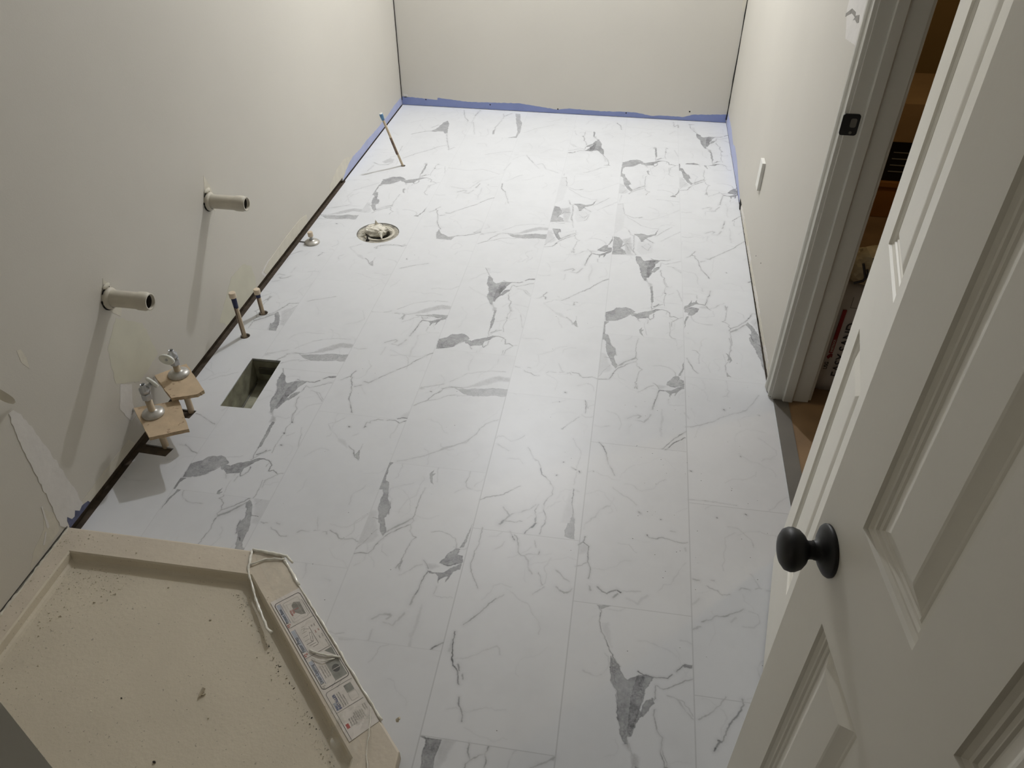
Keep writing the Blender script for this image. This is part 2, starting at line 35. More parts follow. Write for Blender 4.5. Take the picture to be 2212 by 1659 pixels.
ROWS={-1:[440,1050,1660,2268,2878,3496,4120,4800],0:[830,1437,2050,2660,3280,3900,4530,4800],1:[620,1235,1845,2455,3070,3690,4320,4800],2:[430,1030,1647,2250,2858,3470,4090,4720,4800],3:[210,818,1427,2040,2650,3260,3880,4497,4800],4:[0,618,1226,1837,2447,3059,3686,4318,4800],5:[400,1010,1620,2225,2837,3465,4105,4730,4800]}

# ------------------------------------------------------------------ materials
def mat(name, col, rough=0.6, metal=0.0, var=0.0, vscale=8.0, bump=0.0, bscale=60.0, spec=0.5, speck=None):
    m = bpy.data.materials.new(name); m.use_nodes = True; nt = m.node_tree; N = nt.nodes; L = nt.links
    b = N['Principled BSDF']; b.inputs['Roughness'].default_value = rough; b.inputs['Metallic'].default_value = metal
    b.inputs['Specular IOR Level'].default_value = spec
    b.inputs['Base Color'].default_value = (*col, 1)
    tc = N.new('ShaderNodeTexCoord'); out = None
    if var > 0:
        n = N.new('ShaderNodeTexNoise'); n.inputs['Scale'].default_value = vscale; n.inputs['Detail'].default_value = 5
        L.new(tc.outputs['Object'], n.inputs['Vector'])
        r = N.new('ShaderNodeValToRGB'); e = r.color_ramp.elements
        e[0].position = 0.3; e[1].position = 0.7
        e[0].color = tuple(c*(1-var) for c in col)+(1,); e[1].color = tuple(min(1, c*(1+var*0.6)) for c in col)+(1,)
        L.new(n.outputs['Fac'], r.inputs['Fac']); out = r.outputs['Color']
    if speck:
        n2 = N.new('ShaderNodeTexNoise'); n2.inputs['Scale'].default_value = speck[0]; n2.inputs['Detail'].default_value = 3
        L.new(tc.outputs['Object'], n2.inputs['Vector'])
        r2 = N.new('ShaderNodeValToRGB'); e = r2.color_ramp.elements
        e[0].position = speck[1]; e[1].position = speck[1]+0.04; e[0].color = (0, 0, 0, 1); e[1].color = (1, 1, 1, 1)
        L.new(n2.outputs['Fac'], r2.inputs['Fac'])
        mx = N.new('ShaderNodeMix'); mx.data_type = 'RGBA'
        L.new(r2.outputs['Color'], mx.inputs[0])
        if out: L.new(out, mx.inputs[6])
        else: mx.inputs[6].default_value = (*col, 1)
        mx.inputs[7].default_value = (*speck[2], 1); out = mx.outputs[2]
    if out: L.new(out, b.inputs['Base Color'])
    if bump > 0:
        n3 = N.new('ShaderNodeTexNoise'); n3.inputs['Scale'].default_value = bscale; n3.inputs['Detail'].default_value = 4
        L.new(tc.outputs['Object'], n3.inputs['Vector'])
        bp = N.new('ShaderNodeBump'); bp.inputs['Strength'].default_value = bump; bp.inputs['Distance'].default_value = 0.002
        L.new(n3.outputs['Fac'], bp.inputs['Height']); L.new(bp.outputs['Normal'], b.inputs['Normal'])
    return m
M = {}
M['wall'] = mat('wall_paint_greige', (0.565, 0.538, 0.478), 0.62, var=0.035, vscale=1.6, bump=0.10, bscale=220, spec=0.35)
M['mud'] = mat('joint_compound', (0.615, 0.58, 0.49), 0.8, var=0.07, vscale=25, bump=0.4, bscale=70)
M['mudwhite'] = mat('white_joint_compound', (0.665, 0.64, 0.605), 0.8, var=0.05, vscale=18, bump=0.4, bscale=50)
M['mudyellow'] = mat('yellowish_paint_patch', (0.565, 0.545, 0.44), 0.7, var=0.05, vscale=14)
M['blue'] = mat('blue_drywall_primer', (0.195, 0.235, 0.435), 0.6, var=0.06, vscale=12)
M['navyscrape'] = mat('dark_blue_scrape', (0.10, 0.11, 0.19), 0.6, var=0.3, vscale=60)
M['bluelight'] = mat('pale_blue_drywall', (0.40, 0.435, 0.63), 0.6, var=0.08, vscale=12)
M['plate'] = mat('dark_sole_plate_wood', (0.075, 0.055, 0.036), 0.9, var=0.4, vscale=40)
M['trim'] = mat('trim_white_paint', (0.68, 0.67, 0.615), 0.38, var=0.02, vscale=6, bump=0.05, bscale=90)
M['door'] = mat('door_white_paint', (0.80, 0.772, 0.69), 0.42, var=0.03, vscale=4, bump=0.06, bscale=140)
M['black'] = mat('matte_black_metal', (0.005, 0.005, 0.0055), 0.5)
M['pvc'] = mat('painted_pvc', (0.56, 0.52, 0.43), 0.5, var=0.08, vscale=18, bump=0.25, bscale=50)
M['pvcdark'] = mat('pipe_inside', (0.045, 0.04, 0.034), 0.7)
M['cpvc'] = mat('cream_cpvc', (0.53, 0.43, 0.30), 0.45, var=0.06, vscale=30)
M['cap'] = mat('cream_cap', (0.66, 0.55, 0.41), 0.45, var=0.04, vscale=20)
M['navy'] = mat('navy_primer', (0.012, 0.018, 0.07), 0.5, var=0.3, vscale=60)
M['grime'] = mat('dark_primer_stain', (0.16, 0.105, 0.075), 0.6, var=0.4, vscale=80)
M['bluepaint'] = mat('blue_tape_tip', (0.10, 0.24, 0.42), 0.5, var=0.2, vscale=60)
M['chrome'] = mat('dusty_chrome', (0.50, 0.51, 0.53), 0.36, metal=0.9)
M['esc'] = mat('dusty_chrome_flange', (0.50, 0.48, 0.44), 0.35, metal=0.35, var=0.22, vscale=45, bump=0.1)
M['clear'] = mat('milky_handle', (0.78, 0.78, 0.72), 0.25, var=0.05, vscale=30)
M['gyps'] = mat('tan_drywall_paper', (0.56, 0.43, 0.285), 0.85, var=0.12, vscale=22, bump=0.35, bscale=80, speck=(55, 0.66, (0.34, 0.24, 0.16)))
M['gypscore'] = mat('crumbly_gypsum_edge', (0.50, 0.38, 0.24), 0.95, var=0.25, vscale=60, bump=1.0, bscale=120)
M['duct'] = mat('galvanised_duct', (0.36, 0.35, 0.26), 0.5, metal=0.25, var=0.5, vscale=18, bump=0.2)
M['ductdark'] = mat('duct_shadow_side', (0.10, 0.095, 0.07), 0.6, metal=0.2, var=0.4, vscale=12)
M['flange'] = mat('dirty_flange_ring', (0.36, 0.335, 0.275), 0.6, var=0.55, vscale=45, bump=0.5, bscale=60)
M['rag'] = mat('crumpled_plastic_bag', (0.74, 0.70, 0.60), 0.45, var=0.22, vscale=50, bump=0.7, bscale=60)
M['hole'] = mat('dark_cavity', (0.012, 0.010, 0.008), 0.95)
M['pan'] = mat('shower_pan_dusty', (0.60, 0.54, 0.425), 0.62, var=0.05, vscale=7, bump=0.45, bscale=95, speck=(130, 0.68, (0.36, 0.32, 0.25)))
M['panrim'] = mat('shower_pan_rim', (0.62, 0.55, 0.445), 0.5, var=0.06, vscale=14, bump=0.35, bscale=80, speck=(70, 0.70, (0.35, 0.27, 0.2)))
M['panstone'] = mat('shower_pan_outer_edge', (0.36, 0.33, 0.28), 0.6, var=0.1, vscale=14)
M['paper'] = mat('label_paper', (0.68, 0.635, 0.59), 0.5, var=0.03, vscale=20)
M['ink'] = mat('label_black_ink', (0.03, 0.028, 0.03), 0.6)
M['inkgrey'] = mat('label_grey_ink', (0.25, 0.235, 0.21), 0.6, var=0.3, vscale=80)
M['inklight'] = mat('label_pale_ink', (0.42, 0.395, 0.355), 0.6, var=0.15, vscale=80)
M['inkphoto'] = mat('label_photo_grey', (0.25, 0.25, 0.225), 0.5, var=0.3, vscale=70)
M['inkblue'] = mat('label_blue_ink', (0.07, 0.09, 0.20), 0.6)
M['inkbluegrey'] = mat('label_blue_band', (0.42, 0.45, 0.52), 0.6, var=0.1, vscale=60)
M['inkred'] = mat('label_red_ink', (0.42, 0.10, 0.085), 0.6)
M['crumb'] = mat('plaster_crumb', (0.62, 0.56, 0.44), 0.9, var=0.2, vscale=90)
M['crumbdark'] = mat('dark_chip', (0.03, 0.025, 0.02), 0.8)
M['thr'] = mat('grey_threshold', (0.15, 0.14, 0.122), 0.55, var=0.12, vscale=8)
M['hallfloor'] = mat('hall_wood_floor', (0.26, 0.165, 0.085), 0.5, var=0.3, vscale=5)
M['hallwall'] = mat('hall_brown_wall', (0.34, 0.22, 0.085), 0.85, var=0.1, vscale=3)
M['card'] = mat('cardboard', (0.35, 0.22, 0.10), 0.85, var=0.12, vscale=9)
M['bagwhite'] = mat('bag_white_paper', (0.50, 0.46, 0.42), 0.7, var=0.08, vscale=14, bump=0.4, bscale=20)
M['bagred'] = mat('bag_red_ink', (0.22, 0.012, 0.01), 0.6)
M['bagcream'] = mat('cream_paper_bag', (0.46, 0.38, 0.24), 0.7, var=0.2, vscale=20, bump=0.5, bscale=25)
M['white'] = mat('white_plastic_cover', (0.74, 0.73, 0.68), 0.5, var=0.05, vscale=30)
M['ceil'] = mat('ceiling_paint', (0.40, 0.39, 0.37), 0.8)
M['orange'] = mat('orange_brown_cabinet', (0.30, 0.13, 0.03), 0.6, var=0.2, vscale=6)

def film_mat():
    m = bpy.data.materials.new('clear_wrap_film'); m.use_nodes = True; nt = m.node_tree; N = nt.nodes; L = nt.links
    b = N['Principled BSDF']; b.inputs['Base Color'].default_value = (0.80, 0.78, 0.68, 1); b.inputs['Roughness'].default_value = 0.14
    t = N.new('ShaderNodeBsdfTransparent'); mx = N.new('ShaderNodeMixShader'); o = N['Material Output']
    tc = N.new('ShaderNodeTexCoord'); n = N.new('ShaderNodeTexNoise'); n.inputs['Scale'].default_value = 28; n.inputs['Detail'].default_value = 3
    n.inputs['Distortion'].default_value = 1.2
    L.new(tc.outputs['Object'], n.inputs['Vector'])
    r = N.new('ShaderNodeMapRange'); r.inputs['From Min'].default_value = 0.35; r.inputs['From Max'].default_value = 0.75
    r.inputs['To Min'].default_value = 0.03; r.inputs['To Max'].default_value = 0.22
    L.new(n.outputs['Fac'], r.inputs['Value']); L.new(r.outputs['Result'], mx.inputs[0])
    L.new(t.outputs[0], mx.inputs[1]); L.new(b.outputs[0], mx.inputs[2]); L.new(mx.outputs[0], o.inputs['Surface'])
    bp = N.new('ShaderNodeBump'); bp.inputs['Strength'].default_value = 0.8; bp.inputs['Distance'].default_value = 0.003
    L.new(n.outputs['Fac'], bp.inputs['Height']); L.new(bp.outputs['Normal'], b.inputs['Normal'])
    return m
M['film'] = film_mat()
M['filmridge'] = mat('film_ridge', (0.80, 0.78, 0.70), 0.12, var=0.15, vscale=50, bump=0.4, bscale=40)

# ------------------------------------------------------------------ mesh helpers
def obj(name, bm, m, parent=None, smooth=False, mats=None, recalc=True):
    if recalc: bmesh.ops.recalc_face_normals(bm, faces=bm.faces)
    me = bpy.data.meshes.new(name); bm.to_mesh(me); bm.free()
    for mm in (mats or [m]): me.materials.append(mm)
    if smooth:
        for p in me.polygons: p.use_smooth = True
    o = bpy.data.objects.new(name, me); C.objects.link(o)
    if parent: o.parent = parent
    return o
def B(): return bmesh.new()
def box(bm, x0, x1, y0, y1, z0, z1, bev=0.0, mi=0):
    vs = [bm.verts.new(p) for p in [(x0,y0,z0),(x1,y0,z0),(x1,y1,z0),(x0,y1,z0),(x0,y0,z1),(x1,y0,z1),(x1,y1,z1),(x0,y1,z1)]]
    fs = [bm.faces.new([vs[i] for i in q]) for q in [(0,3,2,1),(4,5,6,7),(0,1,5,4),(1,2,6,5),(2,3,7,6),(3,0,4,7)]]
    for f in fs: f.material_index = mi
    if bev > 0:
        es = list({e for f in fs for e in f.edges})
        bmesh.ops.bevel(bm, geom=es, offset=bev, segments=2, affect='EDGES', profile=0.7)
    return fs
def prism(bm, pts, z0, z1, mi=0):
    a = [bm.verts.new((x, y, z0)) for x, y in pts]; b = [bm.verts.new((x, y, z1)) for x, y in pts]; n = len(pts)
    fs = [bm.faces.new(a[::-1]), bm.faces.new(b)]
    for i in range(n): fs.append(bm.faces.new([a[i], a[(i+1)%n], b[(i+1)%n], b[i]]))
    for f in fs: f.material_index = mi
    return fs
def axis_mat(p, d):
    d = Vector(d).normalized(); q = d.to_track_quat('Z', 'Y').to_matrix().to_4x4(); return Matrix.Translation(Vector(p)) @ q
def lathe(bm, prof, p=(0,0,0), d=(0,0,1), seg=40, mi=0, jitter=0.0):
    T = axis_mat(p, d); rings = []
    for r, h in prof:
        if r < 1e-6: rings.append([bm.verts.new(T @ Vector((0,0,h)))])
        else:
            rings.append([bm.verts.new(T @ Vector((r*math.cos(2*math.pi*i/seg)*(1+random.uniform(-jitter,jitter)), r*math.sin(2*math.pi*i/seg)*(1+random.uniform(-jitter,jitter)), h))) for i in range(seg)])
    for a, b in zip(rings, rings[1:]):
        if len(a) == 1 and len(b) == 1: continue
        for i in range(seg):
            j = (i+1) % seg
            if len(a) == 1: f = bm.faces.new([a[0], b[i], b[j]])
            elif len(b) == 1: f = bm.faces.new([a[i], a[j], b[0]])
            else: f = bm.faces.new([a[i], a[j], b[j], b[i]])
            f.material_index = mi
def tube(bm, pts, r, seg=12, mi=0, cap=True):
    pts = [Vector(p) for p in pts]; rings = []
    rr = r if isinstance(r, (list, tuple)) else [r]*len(pts)
    for i, p in enumerate(pts):
        d = (pts[min(i+1, len(pts)-1)] - pts[max(i-1, 0)]).normalized()
        q = d.to_track_quat('Z', 'Y').to_matrix()
        rings.append([bm.verts.new(p + q @ Vector((rr[i]*math.cos(2*math.pi*k/seg), rr[i]*math.sin(2*math.pi*k/seg), 0))) for k in range(seg)])
    for a, b in zip(rings, rings[1:]):
        for k in range(seg):
            f = bm.faces.new([a[k], a[(k+1)%seg], b[(k+1)%seg], b[k]]); f.material_index = mi
    if cap: bm.faces.new(rings[0][::-1]).material_index = mi; bm.faces.new(rings[-1]).material_index = mi
def extr(bm, prof, z0, z1, mi=0):          # closed (x, y) profile, extruded up
    return prism(bm, prof, z0, z1, mi)
def struct(o): o['kind'] = 'structure'; return o
def tag(o, label, cat, group=None):
    o['label'] = label; o['category'] = cat
    if group: o['group'] = group
    return o
def thing(name, label, cat, loc, group=None):
    o = bpy.data.objects.new(name, None); C.objects.link(o); o.location = loc; o.empty_display_size = 0.05
    return tag(o, label, cat, group)
def under(parent, o):                        # parent a mesh built in world coordinates under an Empty placed without rotation
    o.parent = parent
    o.data.transform(Matrix.Translation(-Vector(parent.location)))
    return o
def text_mesh(name, s, size, T, m, parent=None, ext=0.0002, sx=1.0, bold=0.0):
    cu = bpy.data.curves.new(name, 'FONT'); cu.body = s; cu.size = size; cu.extrude = ext; cu.offset = bold
    cu.align_x = 'LEFT'; cu.align_y = 'BOTTOM'
    tmp = bpy.data.objects.new(name, cu); C.objects.link(tmp)
    bpy.context.view_layer.update()
    me = bpy.data.meshes.new_from_object(tmp.evaluated_get(bpy.context.evaluated_depsgraph_get()))
    bpy.data.objects.remove(tmp); bpy.data.curves.remove(cu)
    me.transform(T @ Matrix.Diagonal((sx, 1, 1, 1))); me.name = name
    me.materials.clear(); me.materials.append(m)
    o = bpy.data.objects.new(name, me); C.objects.link(o)
    if parent: o.parent = parent
    return o

# ------------------------------------------------------------------ marble print of the vinyl planks (computed from vein strokes)
PX = 0.0010; FX0, FX1, FY0, FY1 = -1.46, 0.62, -0.30, 4.80
NX = int(round((FX1-FX0)/PX)); NY = int(round((FY1-FY0)/PX))
rng = np.random.default_rng(3)
def smooth_noise(cell, amp):
    gx = int((FX1-FX0)/cell)+3; gy = int((FY1-FY0)/cell)+3
    g = rng.standard_normal((gy, gx)).astype(np.float32)
    xs = np.arange(NX)*PX/cell; ys = np.arange(NY)*PX/cell
    xi = xs.astype(int); yi = ys.astype(int); xf = (xs-xi).astype(np.float32); yf = (ys-yi).astype(np.float32)
    xf = xf*xf*(3-2*xf); yf = yf*yf*(3-2*yf)
    a = g[yi][:, xi]; b = g[yi][:, xi+1]; c = g[yi+1][:, xi]; d = g[yi+1][:, xi+1]
    return amp*((a*(1-xf)+b*xf)*(1-yf)[:, None] + (c*(1-xf)+d*xf)*yf[:, None])
WX = smooth_noise(0.022, 0.0012)+smooth_noise(0.007, 0.0008)+smooth_noise(0.003, 0.0004); WY = smooth_noise(0.022, 0.0012)+smooth_noise(0.007, 0.0008)+smooth_noise(0.003, 0.0004)
XX = (FX0+(np.arange(NX)+0.5)*PX).astype(np.float32)[None, :] + WX
YY = (FY0+(np.arange(NY)+0.5)*PX).astype(np.float32)[:, None] + WY
STREAK = np.clip(1.0+smooth_noise(0.012, 0.10)+smooth_noise(0.004, 0.07), 0.5, 1.4)
STREAKV = np.clip(1.0+0.16*np.sin((XX*0.82+YY*0.35+WX*9)*420)*np.clip(0.6+smooth_noise(0.03, .5), 0, 1.2)+smooth_noise(0.05, 0.10), 0.6, 1.4)
LINEV = np.clip(1.0+smooth_noise(0.018, 0.28), 0.35, 1.5)
DARK = np.zeros((NY, NX), np.float32)
def window(xa, xb, ya, yb, clip):
    if clip: xa = max(xa, clip[0]); xb = min(xb, clip[1]); ya = max(ya, clip[2]); yb = min(yb, clip[3])
    i0 = max(0, int((xa-FX0)/PX)); i1 = min(NX, int(math.ceil((xb-FX0)/PX))); j0 = max(0, int((ya-FY0)/PX)); j1 = min(NY, int(math.ceil((yb-FY0)/PX)))
    return (i0, i1, j0, j1) if i1 > i0 and j1 > j0 else None
def seg_d2(x, y, a, b):
    dx, dy = b[0]-a[0], b[1]-a[1]; L2 = dx*dx+dy*dy+1e-12
    t = np.clip(((x-a[0])*dx+(y-a[1])*dy)/L2, 0, 1)
    return (x-a[0]-t*dx)**2+(y-a[1]-t*dy)**2
def stroke(pts, dark, wid, clip):
    w2 = max(wid*0.001*0.46, 0.0007)
    for a, b in zip(pts, pts[1:]):
        p = 3*w2+0.006
        win = window(min(a[0], b[0])-p, max(a[0], b[0])+p, min(a[1], b[1])-p, max(a[1], b[1])+p, clip)
        if not win: continue
        s = np.s_[win[2]:win[3], win[0]:win[1]]
        v = LINEV[s]
        d = min(.88, dark*1.28)*np.minimum(v, 1.15)*np.exp(-seg_d2(XX[s], YY[s], a, b)/(w2*w2*v))
        d2 = dark*0.26*np.exp(-seg_d2(XX[s], YY[s], a, b)/((3.4*w2)**2))
        DARK[s] = np.maximum(DARK[s], np.maximum(d, d2))
def blob(pts, dark, clip):
    xs = [p[0] for p in pts]; ys = [p[1] for p in pts]
    win = window(min(xs)-.006, max(xs)+.006, min(ys)-.006, max(ys)+.006, clip)
    if not win: return
    s = np.s_[win[2]:win[3], win[0]:win[1]]; x = XX[s]; y = YY[s]
    ins = np.zeros(x.shape, bool); dm = np.full(x.shape, 1e9, np.float32); n = len(pts)
    for i in range(n):
        a = pts[i]; b = pts[(i+1) % n]
        if a[1] != b[1]:
            c = ((a[1] > y) != (b[1] > y)) & (x < (b[0]-a[0])*(y-a[1])/(b[1]-a[1])+a[0]); ins ^= c
        dm = np.minimum(dm, seg_d2(x, y, a, b))
    sd = np.sqrt(dm)*np.where(ins, 1, -1)
    edge = 0.0012 if dark > 0.3 else 0.006
    k = np.clip(sd/edge*0.5+0.5, 0, 1); k = k*k*(3-2*k)
    edgeline = np.exp(-dm/(0.0014**2))*(0.20 if dark > 0.3 else 0.03)
    DARK[s] = np.maximum(DARK[s], (dark*STREAK[s]*STREAKV[s]+edgeline)*k)
def draw(it, f, clip):
    kind, d, wd, P = it; pts = [f(p[0]*0.001, p[1]*0.001) for p in P]
    if kind == 'f': blob(pts, d, clip)
    else: stroke(pts, d, wd, clip)
for nm, rot, xa, xb, ya, yb, an in PLACES:
    xa, xb, ya, yb, an = (v*0.001 for v in (xa, xb, ya, yb, an))
    f = (lambda u, v: (xb-u, an-v)) if rot else (lambda u, v: (xa+u, an+v))
    for it in PRINTS[nm]: draw(it, f, (xa, xb, ya, yb))
for it in PRINTS['D']: draw(it, lambda u, v: (u, v), None)
# faint wandering hair veins on every plank
hr = random.Random(42)
for c, r in ROWS.items():
    xa = -1.248+.3048*c
    for a, b_ in zip(r, r[1:]):
        clip = (xa, xa+.3048, a*.001, b_*.001)
        for _ in range(11):
            x = hr.uniform(xa, xa+.3048); y = hr.uniform(a, b_)*.001; th = hr.choice([hr.gauss(.25, .5), hr.gauss(1.4, .5)]); pts = [(x, y)]
            for _k in range(hr.randint(4, 11)):
                th += hr.gauss(0, .45); st = hr.uniform(.008, .022); x += math.cos(th)*st; y += math.sin(th)*st; pts.append((x, y))
            stroke(pts, hr.uniform(.035, .115), hr.uniform(2.0, 5.0), clip)
# each plank has its own faint tone, faint clouds, and a hairline joint around it
TONE = np.zeros((NY, NX), np.float32)
for c, r in ROWS.items():
    xa = -1.248+.3048*c
    for a, b in zip(r, r[1:]):
        win = window(xa, xa+.3048, a*.001, b*.001, None)
        if not win: continue
        s = np.s_[win[2]:win[3], win[0]:win[1]]
        TONE[s] = rng.uniform(-0.018, 0.022)
        for (p, q) in (((xa, a*.001), (xa+.3048, a*.001)), ((xa, a*.001), (xa, b*.001))):
            hw = 0.0010
            w2_ = window(min(p[0], q[0])-hw, max(p[0], q[0])+hw, min(p[1], q[1])-hw, max(p[1], q[1])+hw, None)
            if w2_: DARK[w2_[2]:w2_[3], w2_[0]:w2_[1]] = np.maximum(DARK[w2_[2]:w2_[3], w2_[0]:w2_[1]], 0.22 if p[1] < 1.9 and p[0] > -.4 else (0.10 if p[1] < 2.6 else 0.055))
cloud = smooth_noise(0.09, 0.012)+smooth_noise(0.035, 0.009)+smooth_noise(0.012, 0.005)
V = np.clip(DARK*1.08, 0, 0.88)
base = np.array([0.655, 0.664, 0.680], np.float32); vein = np.array([0.022, 0.021, 0.028], np.float32)
lum = np.clip(1.0+TONE+np.minimum(cloud, 0.012), 0.85, 1.06)
rgb = np.empty((NY, NX, 4), np.float32); rgb[..., 3] = 1
for k in range(3): rgb[..., k] = base[k]*lum*(1-V)+vein[k]*V
img = bpy.data.images.new('marble_print', NX, NY, alpha=False, float_buffer=True); img.colorspace_settings.name = 'Linear Rec.709'
img.pixels.foreach_set(rgb.ravel()); img.update(); img.pack()
def floor_mat():
    m = bpy.data.materials.new('marble_vinyl_plank'); m.use_nodes = True; nt = m.node_tree; N = nt.nodes; L = nt.links
    b = N['Principled BSDF']; b.inputs['Roughness'].default_value = 0.40; b.inputs['Specular IOR Level'].default_value = 0.5
    tc = N.new('ShaderNodeTexCoord'); mp = N.new('ShaderNodeMapping')
    mp.inputs['Location'].default_value = (-FX0/(FX1-FX0), -FY0/(FY1-FY0), 0); mp.inputs['Scale'].default_value = (1/(FX1-FX0), 1/(FY1-FY0), 1)
    t = N.new('ShaderNodeTexImage'); t.image = img; t.extension = 'EXTEND'; t.interpolation = 'Cubic'
    L.new(tc.outputs['Object'], mp.inputs['Vector']); L.new(mp.outputs['Vector'], t.inputs['Vector']); L.new(t.outputs['Color'], b.inputs['Base Color'])
    n = N.new('ShaderNodeTexNoise'); n.inputs['Scale'].default_value = 160; n.inputs['Detail'].default_value = 3
    L.new(tc.outputs['Object'], n.inputs['Vector'])
    bp = N.new('ShaderNodeBump'); bp.inputs['Strength'].default_value = 0.06; bp.inputs['Distance'].default_value = 0.001
    L.new(n.outputs['Fac'], bp.inputs['Height']); L.new(bp.outputs['Normal'], b.inputs['Normal'])
    return m
M['floor'] = floor_mat()

# ------------------------------------------------------------------ room shell
XL, XR, YB, YN, ZC = -1.444, 0.565, 4.765, 0.12, 2.44
FE = -1.431                                   # edge of the planks beside the left wall
def curve_slab(name, outer, holes, z0, z1, m):
    cu = bpy.data.curves.new(name, 'CURVE'); cu.dimensions = '2D'; cu.fill_mode = 'BOTH'; cu.extrude = (z1-z0)/2
    for ring in [outer]+holes:
        s = cu.splines.new('POLY'); s.points.add(len(ring)-1)
        for p, (x, y) in zip(s.points, ring): p.co = (x, y, 0, 1)
        s.use_cyclic_u = True
    tmp = bpy.data.objects.new(name, cu); C.objects.link(tmp); bpy.context.view_layer.update()
    me = bpy.data.meshes.new_from_object(tmp.evaluated_get(bpy.context.evaluated_depsgraph_get()))
    bpy.data.objects.remove(tmp); bpy.data.curves.remove(cu)
    me.transform(Matrix.Translation((0, 0, (z0+z1)/2))); me.name = name; me.materials.clear(); me.materials.append(m)
    o = bpy.data.objects.new(name, me); C.objects.link(o); return o
def circ(x, y, r, n=48, sy=1.0): return [(x+r*math.cos(2*math.pi*i/n), y+r*sy*math.sin(2*math.pi*i/n)) for i in range(n)]
outer = [(FE, 1.228), (FE, 1.566), (-1.340, 1.562), (-1.332, 1.600), (FE, 1.606), (FE, 1.742), (-1.352, 1.742), (-1.346, 1.782), (FE, 1.786),
         (FE, 2.948), (-1.392, 2.948), (-1.392, 2.958), (FE, 2.960), (FE, 3.60), (-1.438, 3.62), (-1.438, YB-.004), (0.563, YB-.004), (0.563, 3.6), (0.558, 2.32), (0.557, 2.165),
         (0.571, 2.145), (0.571, 1.40), (0.571, -0.28), (FE, -0.28)]
VENT = [(-1.281, 1.819), (-1.170, 1.822), (-1.173, 2.091), (-1.282, 2.089)]
holes = [VENT, circ(-1.106, 3.092, 0.0975, 64), circ(-1.367, 2.218, 0.0185, 28), circ(-1.362, 2.377, 0.0185, 28), circ(-1.190, 3.846, 0.013, 24)]
floor = struct(curve_slab('floor', outer, holes, -0.0055, 0.0, M['floor']))
sub = curve_slab('floor_subfloor', [(-1.60, -1.2), (0.571, -1.2), (0.571, YB+.1), (-1.60, YB+.1)],
                 [VENT, circ(-1.106, 3.092, 0.062, 48), circ(-1.190, 3.846, 0.0125, 24)], -0.026, -0.0065, M['plate'])
sub.parent = floor

# left wall with its unpainted strip, taped joint and patches (each a thin coat on the board)
bm = B(); prism(bm, [(XL-.10, YN-.12), (XL, YN-.12), (XL, YB+.1), (XL-.10, YB+.1)], 0.022, ZC)
prism(bm, [(XL-.10, 3.60), (XL, 3.60), (XL, YB), (XL-.10, YB)], 0.003, 0.022)
wall_left = struct(obj('wall_left', bm, M['wall']))
def coat(name, m, pts, side, th=0.0008, parent=None, wob=0.0, seed=1):
    """pts: (y, z) outline on a side wall or (x, z) on the back wall, laid on as a thin coat"""
    rnd = random.Random(seed); P = []
    for i, (a, z) in enumerate(pts):
        P.append((a, z)); b = pts[(i+1) % len(pts)]
        n = int(math.hypot(b[0]-a, b[1]-z)/0.012)
        if wob > 0:
            for k in range(1, n):
                t = k/n; P.append((a+(b[0]-a)*t+rnd.uniform(-wob, wob), max(0.001 if side != 'L' else (0.004 if a > 3.6 else 0.022), z+(b[1]-z)*t+rnd.uniform(-wob, wob)*0.6)))
    bm = B()
    def pt(a, z, d):
        return {'L': (XL+d, a, z), 'R': (XR-d, a, z), 'B': (a, YB-d, z)}[side]
    f = [bm.verts.new(pt(a, z, th)) for a, z in P]; g = [bm.verts.new(pt(a, z, -0.0002)) for a, z in P]
    bm.faces.new(f)
    for i in range(len(P)):
        j = (i+1) % len(P); bm.faces.new([f[i], f[j], g[j], g[i]])
    return obj(name, bm, m, parent)
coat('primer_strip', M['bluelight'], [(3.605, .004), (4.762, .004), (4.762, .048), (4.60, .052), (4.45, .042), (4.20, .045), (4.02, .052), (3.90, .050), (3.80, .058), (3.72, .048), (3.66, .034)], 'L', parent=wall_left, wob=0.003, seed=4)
coat('paint_patch', M['mud'], [(3.42, .022), (3.64, .022), (3.70, .052), (3.78, .066), (3.66, .098), (3.54, .092), (3.42, .058)], 'L', th=.0006, parent=wall_left, wob=.003, seed=5)
coat('joint_tape', M['mud'], [(2.62, .024), (3.10, .024), (3.10, .060), (3.02, .076), (2.85, .074), (2.66, .064), (2.60, .05)], 'L', th=.0016, parent=wall_left, wob=.002, seed=6)
coat('paint_patch', M['mudyellow'], [(2.24, .024), (2.52, .024), (2.52, .12), (2.46, .165), (2.36, .17), (2.28, .12), (2.20, .07)], 'L', th=.0004, parent=wall_left, wob=.004, seed=7)
coat('paint_patch', M['mudyellow'], [(1.70, .18), (1.82, .20), (1.80, .33), (1.70, .42), (1.62, .36), (1.60, .25)], 'L', th=.0004, parent=wall_left, wob=.004, seed=8)
coat('paint_patch', M['mudwhite'], [(1.60, .10), (1.575, .17), (1.615, .235), (1.66, .20), (1.635, .15), (1.63, .10)], 'L', th=.0005, parent=wall_left, wob=.002, seed=9)
coat('paint_patch', M['mud'], [(1.30, .024), (1.58, .024), (1.56, .060), (1.40, .056), (1.30, .052)], 'L', th=.0006, parent=wall_left, wob=.003, seed=10)
coat('paint_patch', M['mudwhite'], [(2.60, .024), (2.72, .024), (2.74, .055), (2.66, .07), (2.58, .055)], 'L', th=.0004, parent=wall_left, wob=.003, seed=11)
coat('joint_tape', M['mudwhite'], [(1.305, .028), (1.305, .10), (1.284, .29), (1.262, .42), (1.248, .445), (1.232, .447), (1.222, .36), (1.214, .14), (1.207, .06), (1.226, .03)], 'L', th=.0012, parent=wall_left, wob=.003, seed=12)
